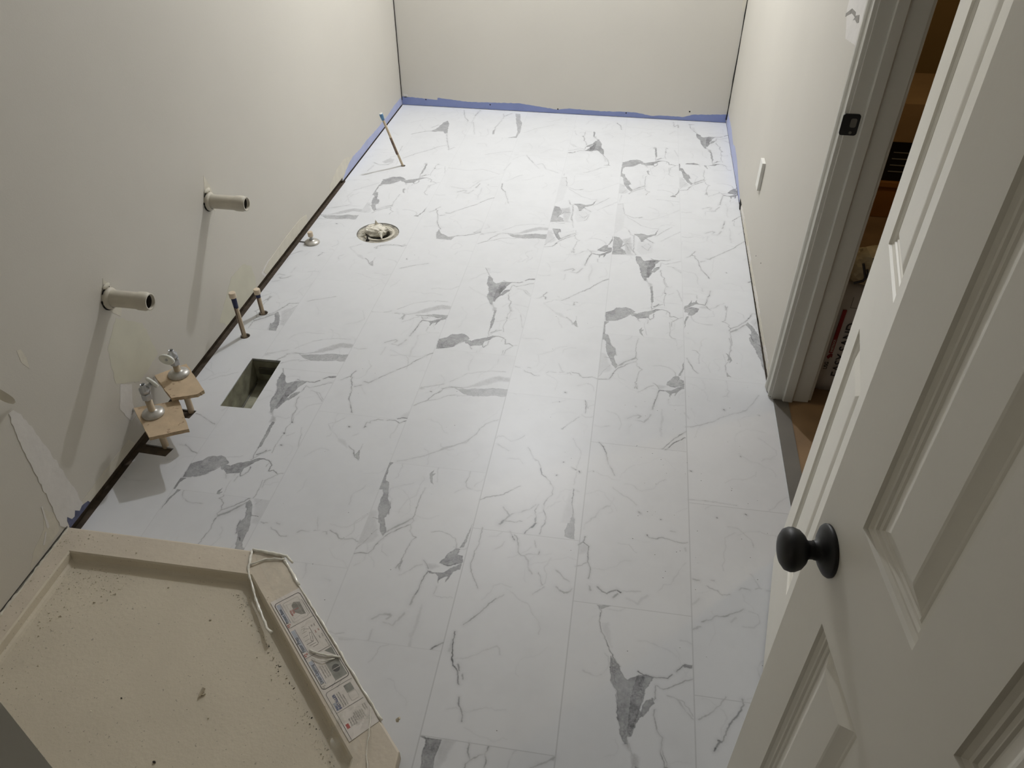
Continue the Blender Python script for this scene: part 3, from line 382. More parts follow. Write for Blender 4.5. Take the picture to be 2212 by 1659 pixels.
coat('paint_patch', M['mud'], [(1.346, 0.50), (1.352, .53), (1.348, .56), (1.335, .565), (1.332, .53)], 'L', th=.0004, parent=wall_left)
for yy, zz, ww in ((2.35, .56, .035), (1.71, .53, .03)):
    coat('drain_patch', M['mud'], [(yy-ww, zz-.07), (yy-ww*.6, zz-.02), (yy-.004, zz+.02), (yy+ww*.5, zz-.02), (yy+ww*.9, zz-.10), (yy+.01, zz-.12)], 'L', th=.0006, parent=wall_left, wob=.002, seed=int(yy*10))
coat('paint_patch', M['mud'], [(1.07, .045), (1.20, .05), (1.215, .09), (1.19, .15), (1.16, .10), (1.10, .075)], 'L', th=.0004, parent=wall_left, wob=.004, seed=13)
coat('plaster_smear', M['mudwhite'], [(1.17, .09), (1.185, .16), (1.19, .16), (1.178, .09)], 'L', th=.0009, parent=wall_left, wob=.001, seed=14)
coat('plaster_smear', M['mudwhite'], [(1.14, .06), (1.162, .085), (1.16, .09), (1.135, .066)], 'L', th=.0009, parent=wall_left, wob=.001, seed=15)
coat('blue_scrape', M['navyscrape'], [(1.232, .023), (1.33, .023), (1.325, .034), (1.30, .042), (1.285, .036), (1.272, .052), (1.262, .038), (1.250, .040), (1.240, .060), (1.234, .05)], 'L', th=.0016, parent=wall_left, seed=3)
bm = B(); box(bm, XL-.09, XL-.012, YN, YB, -0.006, 0.021)
struct(obj('trim_1', bm, M['plate']))

# back wall
bm = B(); prism(bm, [(XL-.10, YB), (XR+.12, YB), (XR+.12, YB+.1), (XL-.10, YB+.1)], -0.01, ZC)
wall_back = struct(obj('wall_back', bm, M['wall']))
bz = [(-1.440, .052), (-1.213, .042), (-1.211, .055), (-1.02, .040), (-.88, .043), (-.70, .049), (-.58, .036), (-.455, .023), (-.385, .034), (-.27, .030), (-.18, .028), (-.03, .033), (.03, .031), (.115, .017), (.17, .022), (.31, .021), (.355, .037), (.56, .050)]
bpts = [(-1.442, .001), (.562, .001)]+[(x, z) for x, z in bz[::-1]]
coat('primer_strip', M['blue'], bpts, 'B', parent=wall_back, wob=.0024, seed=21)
for x, z in ((-1.287, .040), (-.878, .030), (-.455, .026), (-.037, .026), (.34, .055)):
    bm = B(); lathe(bm, [(0, .0012), (.0040, .0012), (.0046, 0)], (x, YB, z), (0, -1, 0), 12); obj('screw_dimple', bm, M['hole'], wall_back)
# corner tears
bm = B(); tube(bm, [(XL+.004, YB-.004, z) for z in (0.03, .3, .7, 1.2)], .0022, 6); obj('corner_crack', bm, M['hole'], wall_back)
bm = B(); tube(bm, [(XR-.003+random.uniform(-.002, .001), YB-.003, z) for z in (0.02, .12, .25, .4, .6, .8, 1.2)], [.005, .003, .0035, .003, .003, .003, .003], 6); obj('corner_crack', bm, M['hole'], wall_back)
coat('paint_patch', M['mudwhite'], [(-1.425, .045), (-1.40, .05), (-1.405, .065), (-1.43, .07)], 'B', parent=wall_back)
coat('paint_patch', M['mud'], [(.548, .62), (.56, .62), (.56, .74), (.553, .70), (.535, .66)], 'B', parent=wall_back)

# right wall, split around the doorway
OY0, OY1, OZ = 1.415, 2.152, 2.05
bm = B()
prism(bm, [(XR, OY1+.003), (XR+.12, OY1+.003), (XR+.12, YB), (XR, YB)], 0.0, ZC)
prism(bm, [(XR, YN), (XR+.12, YN), (XR+.12, OY0-.003), (XR, OY0-.003)], 0.0, ZC)
prism(bm, [(XR, OY0-.003), (XR+.12, OY0-.003), (XR+.12, OY1+.003), (XR, OY1+.003)], OZ, ZC)
wall_right = struct(obj('wall_right', bm, M['wall']))
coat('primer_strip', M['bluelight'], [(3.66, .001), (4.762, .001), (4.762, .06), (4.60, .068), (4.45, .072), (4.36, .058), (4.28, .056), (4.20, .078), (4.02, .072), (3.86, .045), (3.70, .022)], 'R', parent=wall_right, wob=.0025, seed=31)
coat('joint_tape', M['mud'], [(2.23, .004), (3.62, .004), (3.60, .030), (3.30, .040), (3.0, .028), (2.72, .034), (2.45, .026), (2.24, .034)], 'R', th=.0016, parent=wall_right, wob=.004, seed=32)
for k, (ya, yb_) in enumerate(((3.40, 3.60), (3.02, 3.20), (2.60, 2.86), (2.28, 2.44))):
    coat('torn_paper', M['mudwhite'], [(ya, .016), (yb_, .014), (yb_-.02, .030), (ya+.03, .034)], 'R', th=.0022, parent=wall_right, wob=.004, seed=40+k)
coat('torn_paper', M['mudwhite'], [(2.205, 1.095), (2.275, 1.115), (2.39, 1.100), (2.46, 1.16), (2.455, 1.20), (2.46, 1.50), (2.205, 1.50)], 'R', th=.0012, parent=wall_right, wob=.002, seed=51)
coat('tear_hole', M['inkgrey'], [(2.457, 1.150), (2.40, 1.176), (2.35, 1.178), (2.345, 1.166), (2.39, 1.166), (2.455, 1.142)], 'R', th=.0016, parent=wall_right)
coat('tear_hole', M['inkgrey'], [(2.36, 1.155), (2.34, 1.172), (2.305, 1.182), (2.292, 1.166), (2.31, 1.160), (2.34, 1.162)], 'R', th=.0016, parent=wall_right)
for y, z in ((2.96, .10), (2.83, .14)):
    bm = B(); lathe(bm, [(0, .001), (.0022, .001), (.0026, 0)], (XR, y, z), (-1, 0, 0), 10); obj('nail_dimple', bm, M['hole'], wall_right)
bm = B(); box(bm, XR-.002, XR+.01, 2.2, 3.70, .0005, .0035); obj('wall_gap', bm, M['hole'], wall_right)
bm = B(); prism(bm, [(XR-.006, 3.60), (XR-.001, 3.66), (XR-.001, 3.58)], .0, .03); obj('torn_paper', bm, M['hole'], wall_right)

# near wall with the doorway the camera stands in, ceiling
NX0, NX1 = -0.2315, 0.375
bm = B()
prism(bm, [(XL, YN-.115), (NX0, YN-.115), (NX0, YN), (XL, YN)], 0, ZC)
prism(bm, [(NX1, YN-.115), (XR+.12, YN-.115), (XR+.12, YN), (NX1, YN)], 0, ZC)
prism(bm, [(NX0, YN-.115), (NX1, YN-.115), (NX1, YN), (NX0, YN)], 2.05, ZC)
struct(obj('wall_near', bm, M['wall']))
bm = B(); prism(bm, [(XL-.1, YN-.12), (XR+.12, YN-.12), (XR+.12, YB+.1), (XL-.1, YB+.1)], ZC, ZC+.05); struct(obj('ceiling', bm, M['ceil']))

# casings and jambs
def casing_profile(s, y0, x0, w=.058):       # s: +1 the casing runs towards +y from the jamb edge y0; x0 the wall plane, casing grows towards -x
    P = [(0, 0), (0, .0095), (.0015, .0115), (.004, .0115), (.0055, .0090), (.018, .0075), (.030, .0105), (.033, .0145), (.036, .0125), (.040, .0150), (.044, .0125), (.047, .0150), (.0535, .0165), (.057, .0150), (w, .012), (w, 0)]
    return [(x0-d, y0+s*a) for a, d in P]
t2 = struct(bpy.data.objects.new('trim_2', None)); C.objects.link(t2); t2.location = (XR, OY1, 0)
bm = B(); extr(bm, casing_profile(1, OY1+.002, XR, .056), 0.004, 2.11); under(t2, obj('casing', bm, M['trim']))
bm = B(); extr(bm, [(2*(XR+.12)-x, y) for x, y in casing_profile(1, OY1+.002, XR+.12, .056)], 0.004, 2.11); under(t2, obj('hall_casing', bm, M['trim']))
bm = B(); box(bm, XR-.001, XR+.121, OY1-.006, OY1+.016, 0, OZ+.012, .0012); under(t2, obj('jamb', bm, M['trim']))
bm = B(); extr(bm, [(.600, OY1-.006), (.600, OY1-.014), (.603, OY1-.018), (.630, OY1-.018), (.634, OY1-.014), (.634, OY1-.006)], 0.002, OZ); under(t2, obj('door_stop', bm, M['trim']))
bm = B()
def rrect(cx, cz, hw, hh, r, n=6):
    out = []
    for sx, sz, a0 in ((1, 1, 0), (-1, 1, 90), (-1, -1, 180), (1, -1, 270)):
        for k in range(n+1):
            a = math.radians(a0+90*k/n); out.append((cx+sx*(hw-r)+r*math.cos(a), cz+sz*(hh-r)+r*math.sin(a)))
    return out
pl = rrect(.5725, .95, .0225, .0285, .007)
f = [bm.verts.new((x, OY1-.0085+max(0, (.562-x))*-.10, z)) for x, z in pl]; g = [bm.verts.new((x, OY1-.0060, z)) for x, z in pl]
bm.faces.new(f); bm.faces.new(g[::-1])
for i in range(len(pl)): bm.faces.new([f[i], f[(i+1) % len(pl)], g[(i+1) % len(pl)], g[i]])
sp = under(t2, obj('strike_plate', bm, M['black'])); sp['label'] = 'black strike plate'
bm = B(); lathe(bm, [(0, .0008), (.0035, .0006), (.0045, 0)], (.578, OY1-.0086, .929), (0, -1, 0), 12); under(t2, obj('screw', bm, M['thr']))
bm = B(); prism(bm, [(x, z) for x, z in rrect(.580, .955, .008, .012, .005)], 0, .0003)
for v in bm.verts: v.co = Vector((v.co.x, OY1-.0088-v.co.z, v.co.y))
under(t2, obj('latch_hole', bm, M['thr']))
t3 = struct(bpy.data.objects.new('trim_3', None)); C.objects.link(t3); t3.location = (XR, OY0, 0)
bm = B(); extr(bm, casing_profile(-1, OY0-.002, XR, .056), 0.004, 2.11); under(t3, obj('casing', bm, M['trim']))
bm = B(); box(bm, XR-.001, XR+.121, OY0-.014, OY0+.004, 0, OZ+.012); under(t3, obj('jamb', bm, M['trim']))
bm = B(); box(bm, XR-.001, XR+.121, OY0+.006, OY1-.010, OZ-.006, OZ+.012); under(t3, obj('head_jamb', bm, M['trim']))
bm = B(); box(bm, XR-.015, XR, OY0-.058, OY1+.058, OZ+.012, OZ+.07, .003); under(t3, obj('head_casing', bm, M['trim']))
t4 = struct(bpy.data.objects.new('trim_4', None)); C.objects.link(t4); t4.location = (NX0, YN, 0)
bm = B(); box(bm, NX0-.004, NX0+.016, YN-.118, YN+.002, 0, 2.05); under(t4, obj('jamb', bm, M['trim']))
bm = B(); extr(bm, [(NX0+.010, YN+.002), (NX0+.010, YN+.004), (NX0-.01, YN+.005), (NX0-.048, YN+.005), (NX0-.048, YN+.002)], 0, 2.1); under(t4, obj('casing', bm, M['trim']))
bm = B(); box(bm, NX0+.016, NX0+.028, YN-.075, YN-.04, 0, 2.05); under(t4, obj('door_stop', bm, M['trim']))
t5 = struct(bpy.data.objects.new('trim_5', None)); C.objects.link(t5); t5.location = (NX1, YN, 0)
bm = B(); box(bm, NX1+.006, NX1+.02, YN-.118, YN+.002, 0, 2.05); under(t5, obj('jamb', bm, M['trim']))

# ------------------------------------------------------------------ moulded six-panel doors
def door_mesh(W, Hh, T, stile, mull):
    """local x from 0 to W across, z up, visible face at y=0 looking towards -y, back at y=T"""
    bm = B(); pw = (W-2*stile-mull)/2
    cols = [(stile, stile+pw), (stile+pw+mull, W-stile)]; rows_ = [(.235, .827), (1.013, 1.62), (1.725, 1.93)]
    rings = [(0, 0), (.0025, .0045), (.008, .0070), (.012, .0068), (.0145, .0095), (.0185, .0100), (.021, .0085), (.0235, .0105), (.026, .0100), (.043, .0030), (.0465, .0022)]
    xs = sorted({0, W, *[v for c in cols for v in c]}); zs = sorted({0, Hh, *[v for r in rows_ for v in r]})
    for face, sgn in ((0.0, 1), (T, -1)):
        def V3(x, z, d): return bm.verts.new((x, face+sgn*d, z))
        for i in range(len(xs)-1):
            for j in range(len(zs)-1):
                x0_, x1_, z0_, z1_ = xs[i], xs[i+1], zs[j], zs[j+1]
                if (x0_, x1_) in cols and (z0_, z1_) in rows_:
                    prev = None
                    for o_, d_ in rings:
                        cur = [V3(x0_+o_, z0_+o_, d_), V3(x1_-o_, z0_+o_, d_), V3(x1_-o_, z1_-o_, d_), V3(x0_+o_, z1_-o_, d_)]
                        if prev:
                            for k in range(4): bm.faces.new([prev[k], prev[(k+1) % 4], cur[(k+1) % 4], cur[k]])
                        prev = cur
                    bm.faces.new(prev)
                else:
                    bm.faces.new([V3(x0_, z0_, 0), V3(x1_, z0_, 0), V3(x1_, z1_, 0), V3(x0_, z1_, 0)])
    bmesh.ops.remove_doubles(bm, verts=bm.verts, dist=1e-6)
    a = [bm.verts.new(p) for p in [(0, 0, 0), (W, 0, 0), (W, T, 0), (0, T, 0), (0, 0, Hh), (W, 0, Hh), (W, T, Hh), (0, T, Hh)]]
    for q in [(0, 1, 2, 3), (4, 7, 6, 5), (0, 3, 7, 4), (1, 5, 6, 2)]: bm.faces.new([a[i] for i in q])
    bmesh.ops.remove_doubles(bm, verts=bm.verts, dist=1e-6)
    return bm
def place_door(name, ox, oy, dx, dy, z, W, stile, mull):
    # local +x -> (dx,dy); local -y faces the viewer's side
    e = struct(bpy.data.objects.new(name, None)); C.objects.link(e)
    n = math.hypot(dx, dy); dx /= n; dy /= n
    e.matrix_world = Matrix(((dx, -dy, 0, ox), (dy, dx, 0, oy), (0, 0, 1, z), (0, 0, 0, 1)))
    o = obj('door_slab', door_mesh(W, 2.025, .035, stile, mull), M['door'], e)
    return e
# near door: free edge at (0.296,0.738), runs back to hinge; local x from the free edge
d2 = place_door('door_2', .296, .738, .1103, -.9939, .006, .61, .097, .103)
# its visible side faces -x: local y axis must point to +x: (-dy,dx)=(.9939,.1103) ok
d1 = place_door('door_1', .499, 1.440, -.1718, -.9851, .006, .711, .097, .103)
# knob on door 2
bm = B(); lathe(bm, [(0, 0), (.034, 0), (.0345, .003), (.033, .0055), (.027, .009), (.018, .0125), (.0135, .016), (.0125, .020)], (0.049, 0, .914), (0, -1, 0), 48)
k_ = obj('rosette', bm, M['black'], d2, smooth=True); k_['label'] = 'matte black rosette'
bm = B(); lathe(bm, [(.0120, .014), (.0118, .026), (.0135, .029), (.020, .0325), (.0255, .038), (.0283, .045), (.0285, .050), (.0262, .056), (.020, .0605), (.010, .063), (0, .0635)], (0.049, 0, .914), (0, -1, 0), 48)
k_ = obj('door_knob', bm, M['black'], d2, smooth=True); k_['label'] = 'matte black round knob'
bm = B(); lathe(bm, [(0, 0), (.034, 0), (.033, .0055), (.018, .0125), (.0125, .026), (.0255, .038), (.0285, .050), (.020, .0605), (0, .0635)], (0.049, .035, .914), (0, 1, 0), 32)
k_ = obj('door_knob', bm, M['black'], d2, smooth=True)
bm = B(); box(bm, -.0012, 0, .006, .029, .886, .942); obj('latch_plate', bm, M['black'], d2)
for zz in (.25, 1.0, 1.8):
    bm = B(); tube(bm, [(.613, .041, zz-.045), (.613, .041, zz+.045)], .006, 12); obj('hinge', bm, M['black'], d2)
    bm = B(); tube(bm, [(.003, .041, zz-.045), (.003, .041, zz+.045)], .006, 12); obj('hinge', bm, M['black'], d1)

# ------------------------------------------------------------------ threshold, floor register opening, toilet flange
bm = B(); prism(bm, [(.571, OY0+.006), (.618, OY0+.006), (.620, OY1-.010), (.571, OY1-.010)], -.004, .0035)
box(bm, .571, .581, OY0+.006, OY1-.010, .003, .0046)
o = obj('threshold_strip', bm, M['thr']); tag(o, 'dark grey flat threshold strip at the side doorway', 'threshold')

t = thing('floor_duct', 'bare galvanised duct opening cut in the floor beside the left wall', 'duct', (-1.226, 1.955, 0))
X0, X1, Y0, Y1 = -1.281, -1.171, 1.8225, 2.0885
bm = B()
for q in ([(X0, Y0), (X0, Y1)], [(X0, Y1), (X1, Y1)], [(X1, Y1), (X1, Y0)], [(X1, Y0), (X0, Y0)]):
    (a, b) = q; v = [bm.verts.new(p) for p in [(a[0], a[1], -.004), (b[0], b[1], -.004), (b[0], b[1], -.12), (a[0], a[1], -.12)]]; bm.faces.new(v)
under(t, obj('duct_wall', bm, M['duct']))
bm = B()
v = [bm.verts.new(p) for p in [(X0, Y0, -.119), (X1, Y0, -.119), (X1, Y1, -.100), (X0, Y1, -.100)]]; bm.faces.new(v)
under(t, obj('duct_bottom', bm, M['duct']))
bm = B(); box(bm, X0+.02, X1-.002, Y1-.012, Y1-.002, -.06, -.035); under(t, obj('far_baffle', bm, M['ductdark']))
bm = B(); tube(bm, [(-1.278, Y0+.01, -.117), (-1.278, Y1-.02, -.101)], .003, 5); under(t, obj('seam', bm, M['ductdark']))
bm = B(); tube(bm, [(X0+.002, Y1-.002, -.006), (X1-.002, Y1-.002, -.006)], .0025, 5); under(t, obj('collar_edge', bm, M['ductdark']))

t = thing('toilet_flange', 'round dirty toilet flange set in a hole in the marble floor', 'flange', (-1.106, 3.092, 0))
bm = B(); lathe(bm, [(.096, -.0062), (.096, -.0050), (.093, -.0035), (.088, -.0030), (.086, -.0045), (.070, -.0040), (.064, -.0025), (.058, -.0040), (.054, -.010), (.052, -.05)], (-1.106, 3.092, 0), seg=64, jitter=.004)
under(t, obj('flange_ring', bm, M['flange'], smooth=True))
bm = B(); lathe(bm, [(.072, -.0038), (.071, .0008), (.066, .0016), (.060, .0008), (.059, -.004)], (-1.100, 3.090, 0), seg=48, jitter=.015)
under(t, obj('wax_ring', bm, M['pvc'], smooth=True))
bm = B(); lathe(bm, [(.0535, -.05), (0, -.05)], (-1.106, 3.092, 0), seg=32); under(t, obj('pipe_mouth', bm, M['hole']))
for a in (250, 95):
    bm = B(); x, y = -1.106+.078*math.cos(math.radians(a)), 3.092+.078*math.sin(math.radians(a))
    lathe(bm, [(0, .018 if a == 250 else .004), (.0035, .018 if a == 250 else .004), (.004, -.004)], (x, y, 0), seg=10); lathe(bm, [(0, .001), (.008, .001), (.009, -.004)], (x, y, 0), seg=8)
    under(t, obj('closet_bolt', bm, M['crumbdark']))

def crumple(cx, cy, cz, rx, ry, rz, seed, folds=9, sub=4, amp=.22):
    bm = B(); bmesh.ops.create_icosphere(bm, subdivisions=sub, radius=1.0); rnd = random.Random(seed)
    dirs = [(Vector((rnd.gauss(0, 1), rnd.gauss(0, 1), rnd.gauss(0, 1))).normalized(), rnd.uniform(3, 9), rnd.uniform(0, 6.28), rnd.uniform(.3, 1)) for _ in range(folds)]
    for v in bm.verts:
        n = v.co.normalized(); s = 0
        for d, fr, ph, am in dirs: s += am*abs(math.sin(fr*n.dot(d)+ph))
        k = 1+amp*(s/folds*2.4-1.0)
        v.co = Vector((cx+n.x*rx*k, cy+n.y*ry*k, cz+n.z*rz*k))
    return bm
bm = crumple(-1.112, 3.088, .012, .052, .046, .028, 5, folds=12, amp=.5)
# peaked corner of the bag standing up at the back
tip = [bm.verts.new(p) for p in [(-1.128, 3.112, .018), (-1.092, 3.108, .018), (-1.114, 3.10, .062), (-1.110, 3.098, .016)]]
for q in ((0, 1, 2), (0, 2, 3), (1, 3, 2)): bm.faces.new([tip[i] for i in q])
for (px_, py_, l, a) in ((-1.13, 3.07, .042, 200), (-1.09, 3.065, .045, 300), (-1.075, 3.085, .038, 20)):
    ca, sa = math.cos(math.radians(a)), math.sin(math.radians(a)); c = Vector((px_, py_, .012))
    tube(bm, [c, c+Vector((ca*l*.5, sa*l*.5, .010)), c+Vector((ca*l, sa*l, -.004))], [.011, .009, .003], 8)
o = obj('plastic_bag', bm, M['rag'], smooth=False); tag(o, 'crumpled pale plastic bag stuffed in the toilet flange', 'bag')

# ------------------------------------------------------------------ pipes by the left wall
def drain_pipe(y, z, L_, label):
    t = thing('drain_pipe', label, 'pipe', (XL, y, z), 'wall drain stubs')
    R_ = .0245
    bm = B(); lathe(bm, [(R_, -.03), (R_, L_*.68), (R_*1.10, L_*.74), (R_*1.12, L_*.90), (R_*1.02, L_*.93), (R_*1.0, L_), (R_*.84, L_), (R_*.84, L_*.20)], (XL, y, z), (1, 0, 0), 40, jitter=.004)
    under(t, obj('pipe', bm, M['pvc'], smooth=True))
    bm = B(); lathe(bm, [(R_*.835, L_*.93), (R_*.83, L_*.4), (0, L_*.38)], (XL, y, z), (1, 0, 0), 32); under(t, obj('pipe_inside', bm, M['pvcdark']))
    bm = B(); lathe(bm, [(R_*1.30, .0), (R_*1.32, .008), (R_*1.16, .014), (R_*1.02, .015)], (XL, y, z-.001), (1, 0, 0), 40, jitter=.010); under(t, obj('collar', bm, M['pvc'], smooth=True))
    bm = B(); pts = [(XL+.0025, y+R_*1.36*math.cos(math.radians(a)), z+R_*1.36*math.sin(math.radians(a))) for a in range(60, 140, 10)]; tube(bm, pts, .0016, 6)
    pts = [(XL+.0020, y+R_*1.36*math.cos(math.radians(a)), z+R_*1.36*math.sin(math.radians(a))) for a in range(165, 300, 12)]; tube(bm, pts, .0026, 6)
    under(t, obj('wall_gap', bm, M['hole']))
    bm = crumple(XL+.003, y+.004, z+R_*1.55, .006, .018, .008, int(y*100), 6, 2, .3); under(t, obj('plaster_lump', bm, M['mud']))
drain_pipe(2.335, .490, .143, 'beige drain pipe stub sticking out of the left wall, the one farther from the shower')
drain_pipe(1.700, .488, .130, 'beige drain pipe stub sticking out of the left wall, the one nearer the shower')

def capped_pipe(x, y, h, label, lean=(0, 0)):
    t = thing('capped_water_pipe', label, 'pipe', (x, y, 0), 'capped water pipes')
    tx, ty = x+lean[0], y+lean[1]
    bm = B(); tube(bm, [(x, y, -.06), (x, y, 0), (tx, ty, h-.018)], .0085, 20); under(t, obj('pipe', bm, M['cpvc'], smooth=True))
    bm = B(); tube(bm, [(x+(tx-x)*k, y+(ty-y)*k, h*k) for k in (.66, .80, .92)], [.0088, .0093, .0095], 20); under(t, obj('primer_band', bm, M['navy'], smooth=True))
    bm = B(); tube(bm, [(x+(tx-x)*k-.001, y+(ty-y)*k-.0072, h*k) for k in (.05, .3, .5, .68)], [.0022, .0026, .003, .004], 6); under(t, obj('primer_drip', bm, M['grime']))
    bm = B(); lathe(bm, [(0, 0), (.0125, 0), (.0127, .018), (.0115, .0205), (0, .0210)], (tx, ty, h-.0205), (0, 0, 1), 28); under(t, obj('cap', bm, M['cap'], smooth=False))
    return t
capped_pipe(-1.370, 2.218, .192, 'taller cream-capped pipe with navy primer standing in a floor hole by the left wall', (-.004, .0))
capped_pipe(-1.364, 2.377, .110, 'short cream-capped pipe with navy primer, behind the taller capped one', (-.002, .0))

t = thing('water_tube', 'tall thin leaning cream tube with a blue tip near the back left corner', 'pipe', (-1.192, 3.846, 0))
bm = B(); tube(bm, [(-1.190, 3.847, -.05), (-1.192, 3.846, 0), (-1.248, 3.752, .292)], .0062, 16); under(t, obj('tube', bm, M['cpvc'], smooth=True))
bm = B(); tube(bm, [(-1.245, 3.757, .277), (-1.249, 3.750, .300), (-1.2505, 3.747, .312)], [.0075, .0095, .0085], 14); under(t, obj('taped_tip', bm, M['bluepaint'], smooth=True))
bm = B(); lathe(bm, [(0, 0), (.006, .002), (.008, 0)], (-1.2507, 3.7467, .312), (-.2, -.3, .9), 10); under(t, obj('tip_cap', bm, M['white']))
bm = B(); tube(bm, [(-1.2075, 3.818, .075), (-1.226, 3.788, .175)], .0065, 14); under(t, obj('print_marking', bm, M['grime']))

def escutcheon(x, y, z, r, parent):
    bm = B(); lathe(bm, [(r*.98, 0), (r, .002), (r*.96, .006), (r*.80, .0105), (r*.55, .0135), (r*.36, .0145), (r*.30, .017), (r*.27, .017)], (x, y, z), (0, 0, 1), 48)
    return under(parent, obj('escutcheon', bm, M['esc'], parent=None, smooth=True))
t = thing('toilet_supply_stub', 'short capped supply stub on a round chrome floor flange by the left wall', 'pipe', (-1.372, 2.953, 0))
escutcheon(-1.372, 2.953, .0, .035, t)
bm = B(); tube(bm, [(-1.372, 2.953, -.02), (-1.372, 2.953, .036)], .008, 20); under(t, obj('stub', bm, M['chrome'], smooth=True))
bm = B(); lathe(bm, [(0, 0), (.0115, 0), (.0118, .019), (.0105, .0215), (0, .022)], (-1.373, 2.953, .033), (-.05, 0, 1), 24); under(t, obj('cap', bm, M['cap']))

def valve(x, y, ztop, zboard, hdir, hoff, label):
    t = thing('shutoff_valve', label, 'valve', (x, y, 0), 'sink shutoff valves')
    bm = B(); tube(bm, [(x+.004, y-.004, -.05), (x+.002, y-.003, 0), (x, y, ztop-.052)], .0105, 20); under(t, obj('supply_pipe', bm, M['cpvc'], smooth=True))
    zb = ztop-.055
    bm = B(); lathe(bm, [(.0140, 0), (.0158, .003), (.0158, .018), (.0140, .022), (.0100, .024)], (x, y, zb), (0, 0, 1), 6)
    under(t, obj('compression_nut', bm, M['chrome']))
    bm = B(); lathe(bm, [(.0110, .0235), (.0148, .026), (.0148, .041), (.0080, .046), (.0080, .055), (.0065, .056), (.0058, .050)], (x, y, zb), (0, 0, 1), 28)
    under(t, obj('valve_body', bm, M['chrome'], smooth=True))
    bm = B(); lathe(bm, [(.0058, .0502), (0, .0500)], (x, y, zb), (0, 0, 1), 16); under(t, obj('outlet_mouth', bm, M['hole']))
    c = Vector((x, y, zb+.034)); h = Vector(hdir).normalized(); e = c+h*hoff
    bm = B(); tube(bm, [c, c+h*(hoff*.6), e], [.0075, .0070, .0045], 14); under(t, obj('valve_stem', bm, M['chrome'], smooth=True))
    bm = B(); q = h.to_track_quat('Z', 'Y').to_matrix().to_4x4(); side = 24
    T = Matrix.Translation(e) @ q @ Matrix.Rotation(math.radians(90 if abs(h.x) > .9 else 0), 4, 'Z')
    rings = []
    for rr, hh in ((0, .003), (.35, .003), (.70, .0025), (.86, .0062), (1.0, .0050), (1.0, -.0015), (.84, -.004), (.6, -.002), (.3, -.004), (0, -.004)):
        if rr == 0: rings.append([bm.verts.new(T @ Vector((0, 0, hh)))]); continue
        rings.append([bm.verts.new(T @ Vector((.0275*rr*math.cos(2*math.pi*i/32), .0165*rr*math.sin(2*math.pi*i/32), hh))) for i in range(32)])
    for a, b in zip(rings, rings[1:]):
        for i in range(32):
            j = (i+1) % 32
            if len(a) == 1: bm.faces.new([a[0], b[i], b[j]])
            elif len(b) == 1: bm.faces.new([a[i], a[j], b[0]])
            else: bm.faces.new([a[i], a[j], b[j], b[i]])
    hd = under(t, obj('oval_handle', bm, M['clear'], smooth=True)); hd['label'] = 'milky oval handle'
    bm = B(); lathe(bm, [(0, .0062), (.004, .0060), (.0048, .002)], e, h, 14); s_ = obj('handle_screw', bm, M['chrome']); s_.data.transform(Matrix.Translation(-Vector(t.location))); s_.parent = t
    escutcheon(x, y, zboard, .034, t)
    return t
ZB1, ZB2 = .131, .151
valve(-1.367, 1.612, .246, ZB1+.0005, (.45, .85, .35), .030, 'chrome shutoff valve on the nearer tan board, handle turned to the back wall')
valve(-1.367, 1.785, .247, ZB2+.0005, (-.15, -.95, .15), .026, 'chrome shutoff valve on the farther tan board, oval handle facing the camera')

def board(name, top, z, th, label, seed):
    rnd = random.Random(seed); P = []
    for i, a in enumerate(top):
        b = top[(i+1) % len(top)]; n = 9
        for k in range(n):
            tt = k/n; j = .0012 if k else 0
            P.append((a[0]+(b[0]-a[0])*tt+rnd.uniform(-j, j), a[1]+(b[1]-a[1])*tt+rnd.uniform(-j, j)))
    bm = B(); n = len(P)
    T_ = [bm.verts.new((x, y, z)) for x, y in P]; U_ = [bm.verts.new((x+rnd.uniform(-.001, .001), y+rnd.uniform(-.001, .001), z-th)) for x, y in P]
    bm.faces.new(T_).material_index = 0; bm.faces.new(U_[::-1]).material_index = 0
    for i in range(n): bm.faces.new([T_[i], T_[(i+1) % n], U_[(i+1) % n], U_[i]]).material_index = 1
    o = obj(name, bm, None, mats=[M['gyps'], M['gypscore']]); tag(o, label, 'board', 'drywall scraps under the valves')
    return o
board('drywall_scrap', [(-1.4425, 1.628), (-1.326, 1.510), (-1.226, 1.563), (-1.322, 1.684)], ZB1, .0125, 'tan drywall scrap under the valve nearer the shower, cracked across one corner', 3)
board('drywall_scrap', [(-1.4425, 1.768), (-1.333, 1.669), (-1.262, 1.700), (-1.250, 1.722), (-1.370, 1.842)], ZB2, .0125, 'tan drywall scrap under the farther valve with one chipped corner', 4)

# white plate on the right wall
bm = B(); box(bm, XR-.014, XR-.0002, 3.185, 3.245, .285, .405, .0015)
o = obj('outlet_cover', bm, M['white']); tag(o, 'small white plate low on the right wall beyond the doorway', 'cover')

# curled strip of joint tape on the left wall
bm = B(); prev = None
for i in range(22):
    s = i/21; y = 1.205+s*.055; z = .60-.135*s-.02*math.sin(s*3); d = .004+.026*math.sin(s*math.pi*.9)**2
    a = bm.verts.new((XL+d, y, z)); b = bm.verts.new((XL+d*.35+.0008, y-.020+.014*s, z-.012+.01*s))
    if prev: bm.faces.new([prev[0], a, b, prev[1]])
    prev = (a, b)
o = obj('peeling_tape', bm, M['mud'], smooth=True); tag(o, 'curled end of joint tape peeling off the left wall above the shower pan', 'tape')

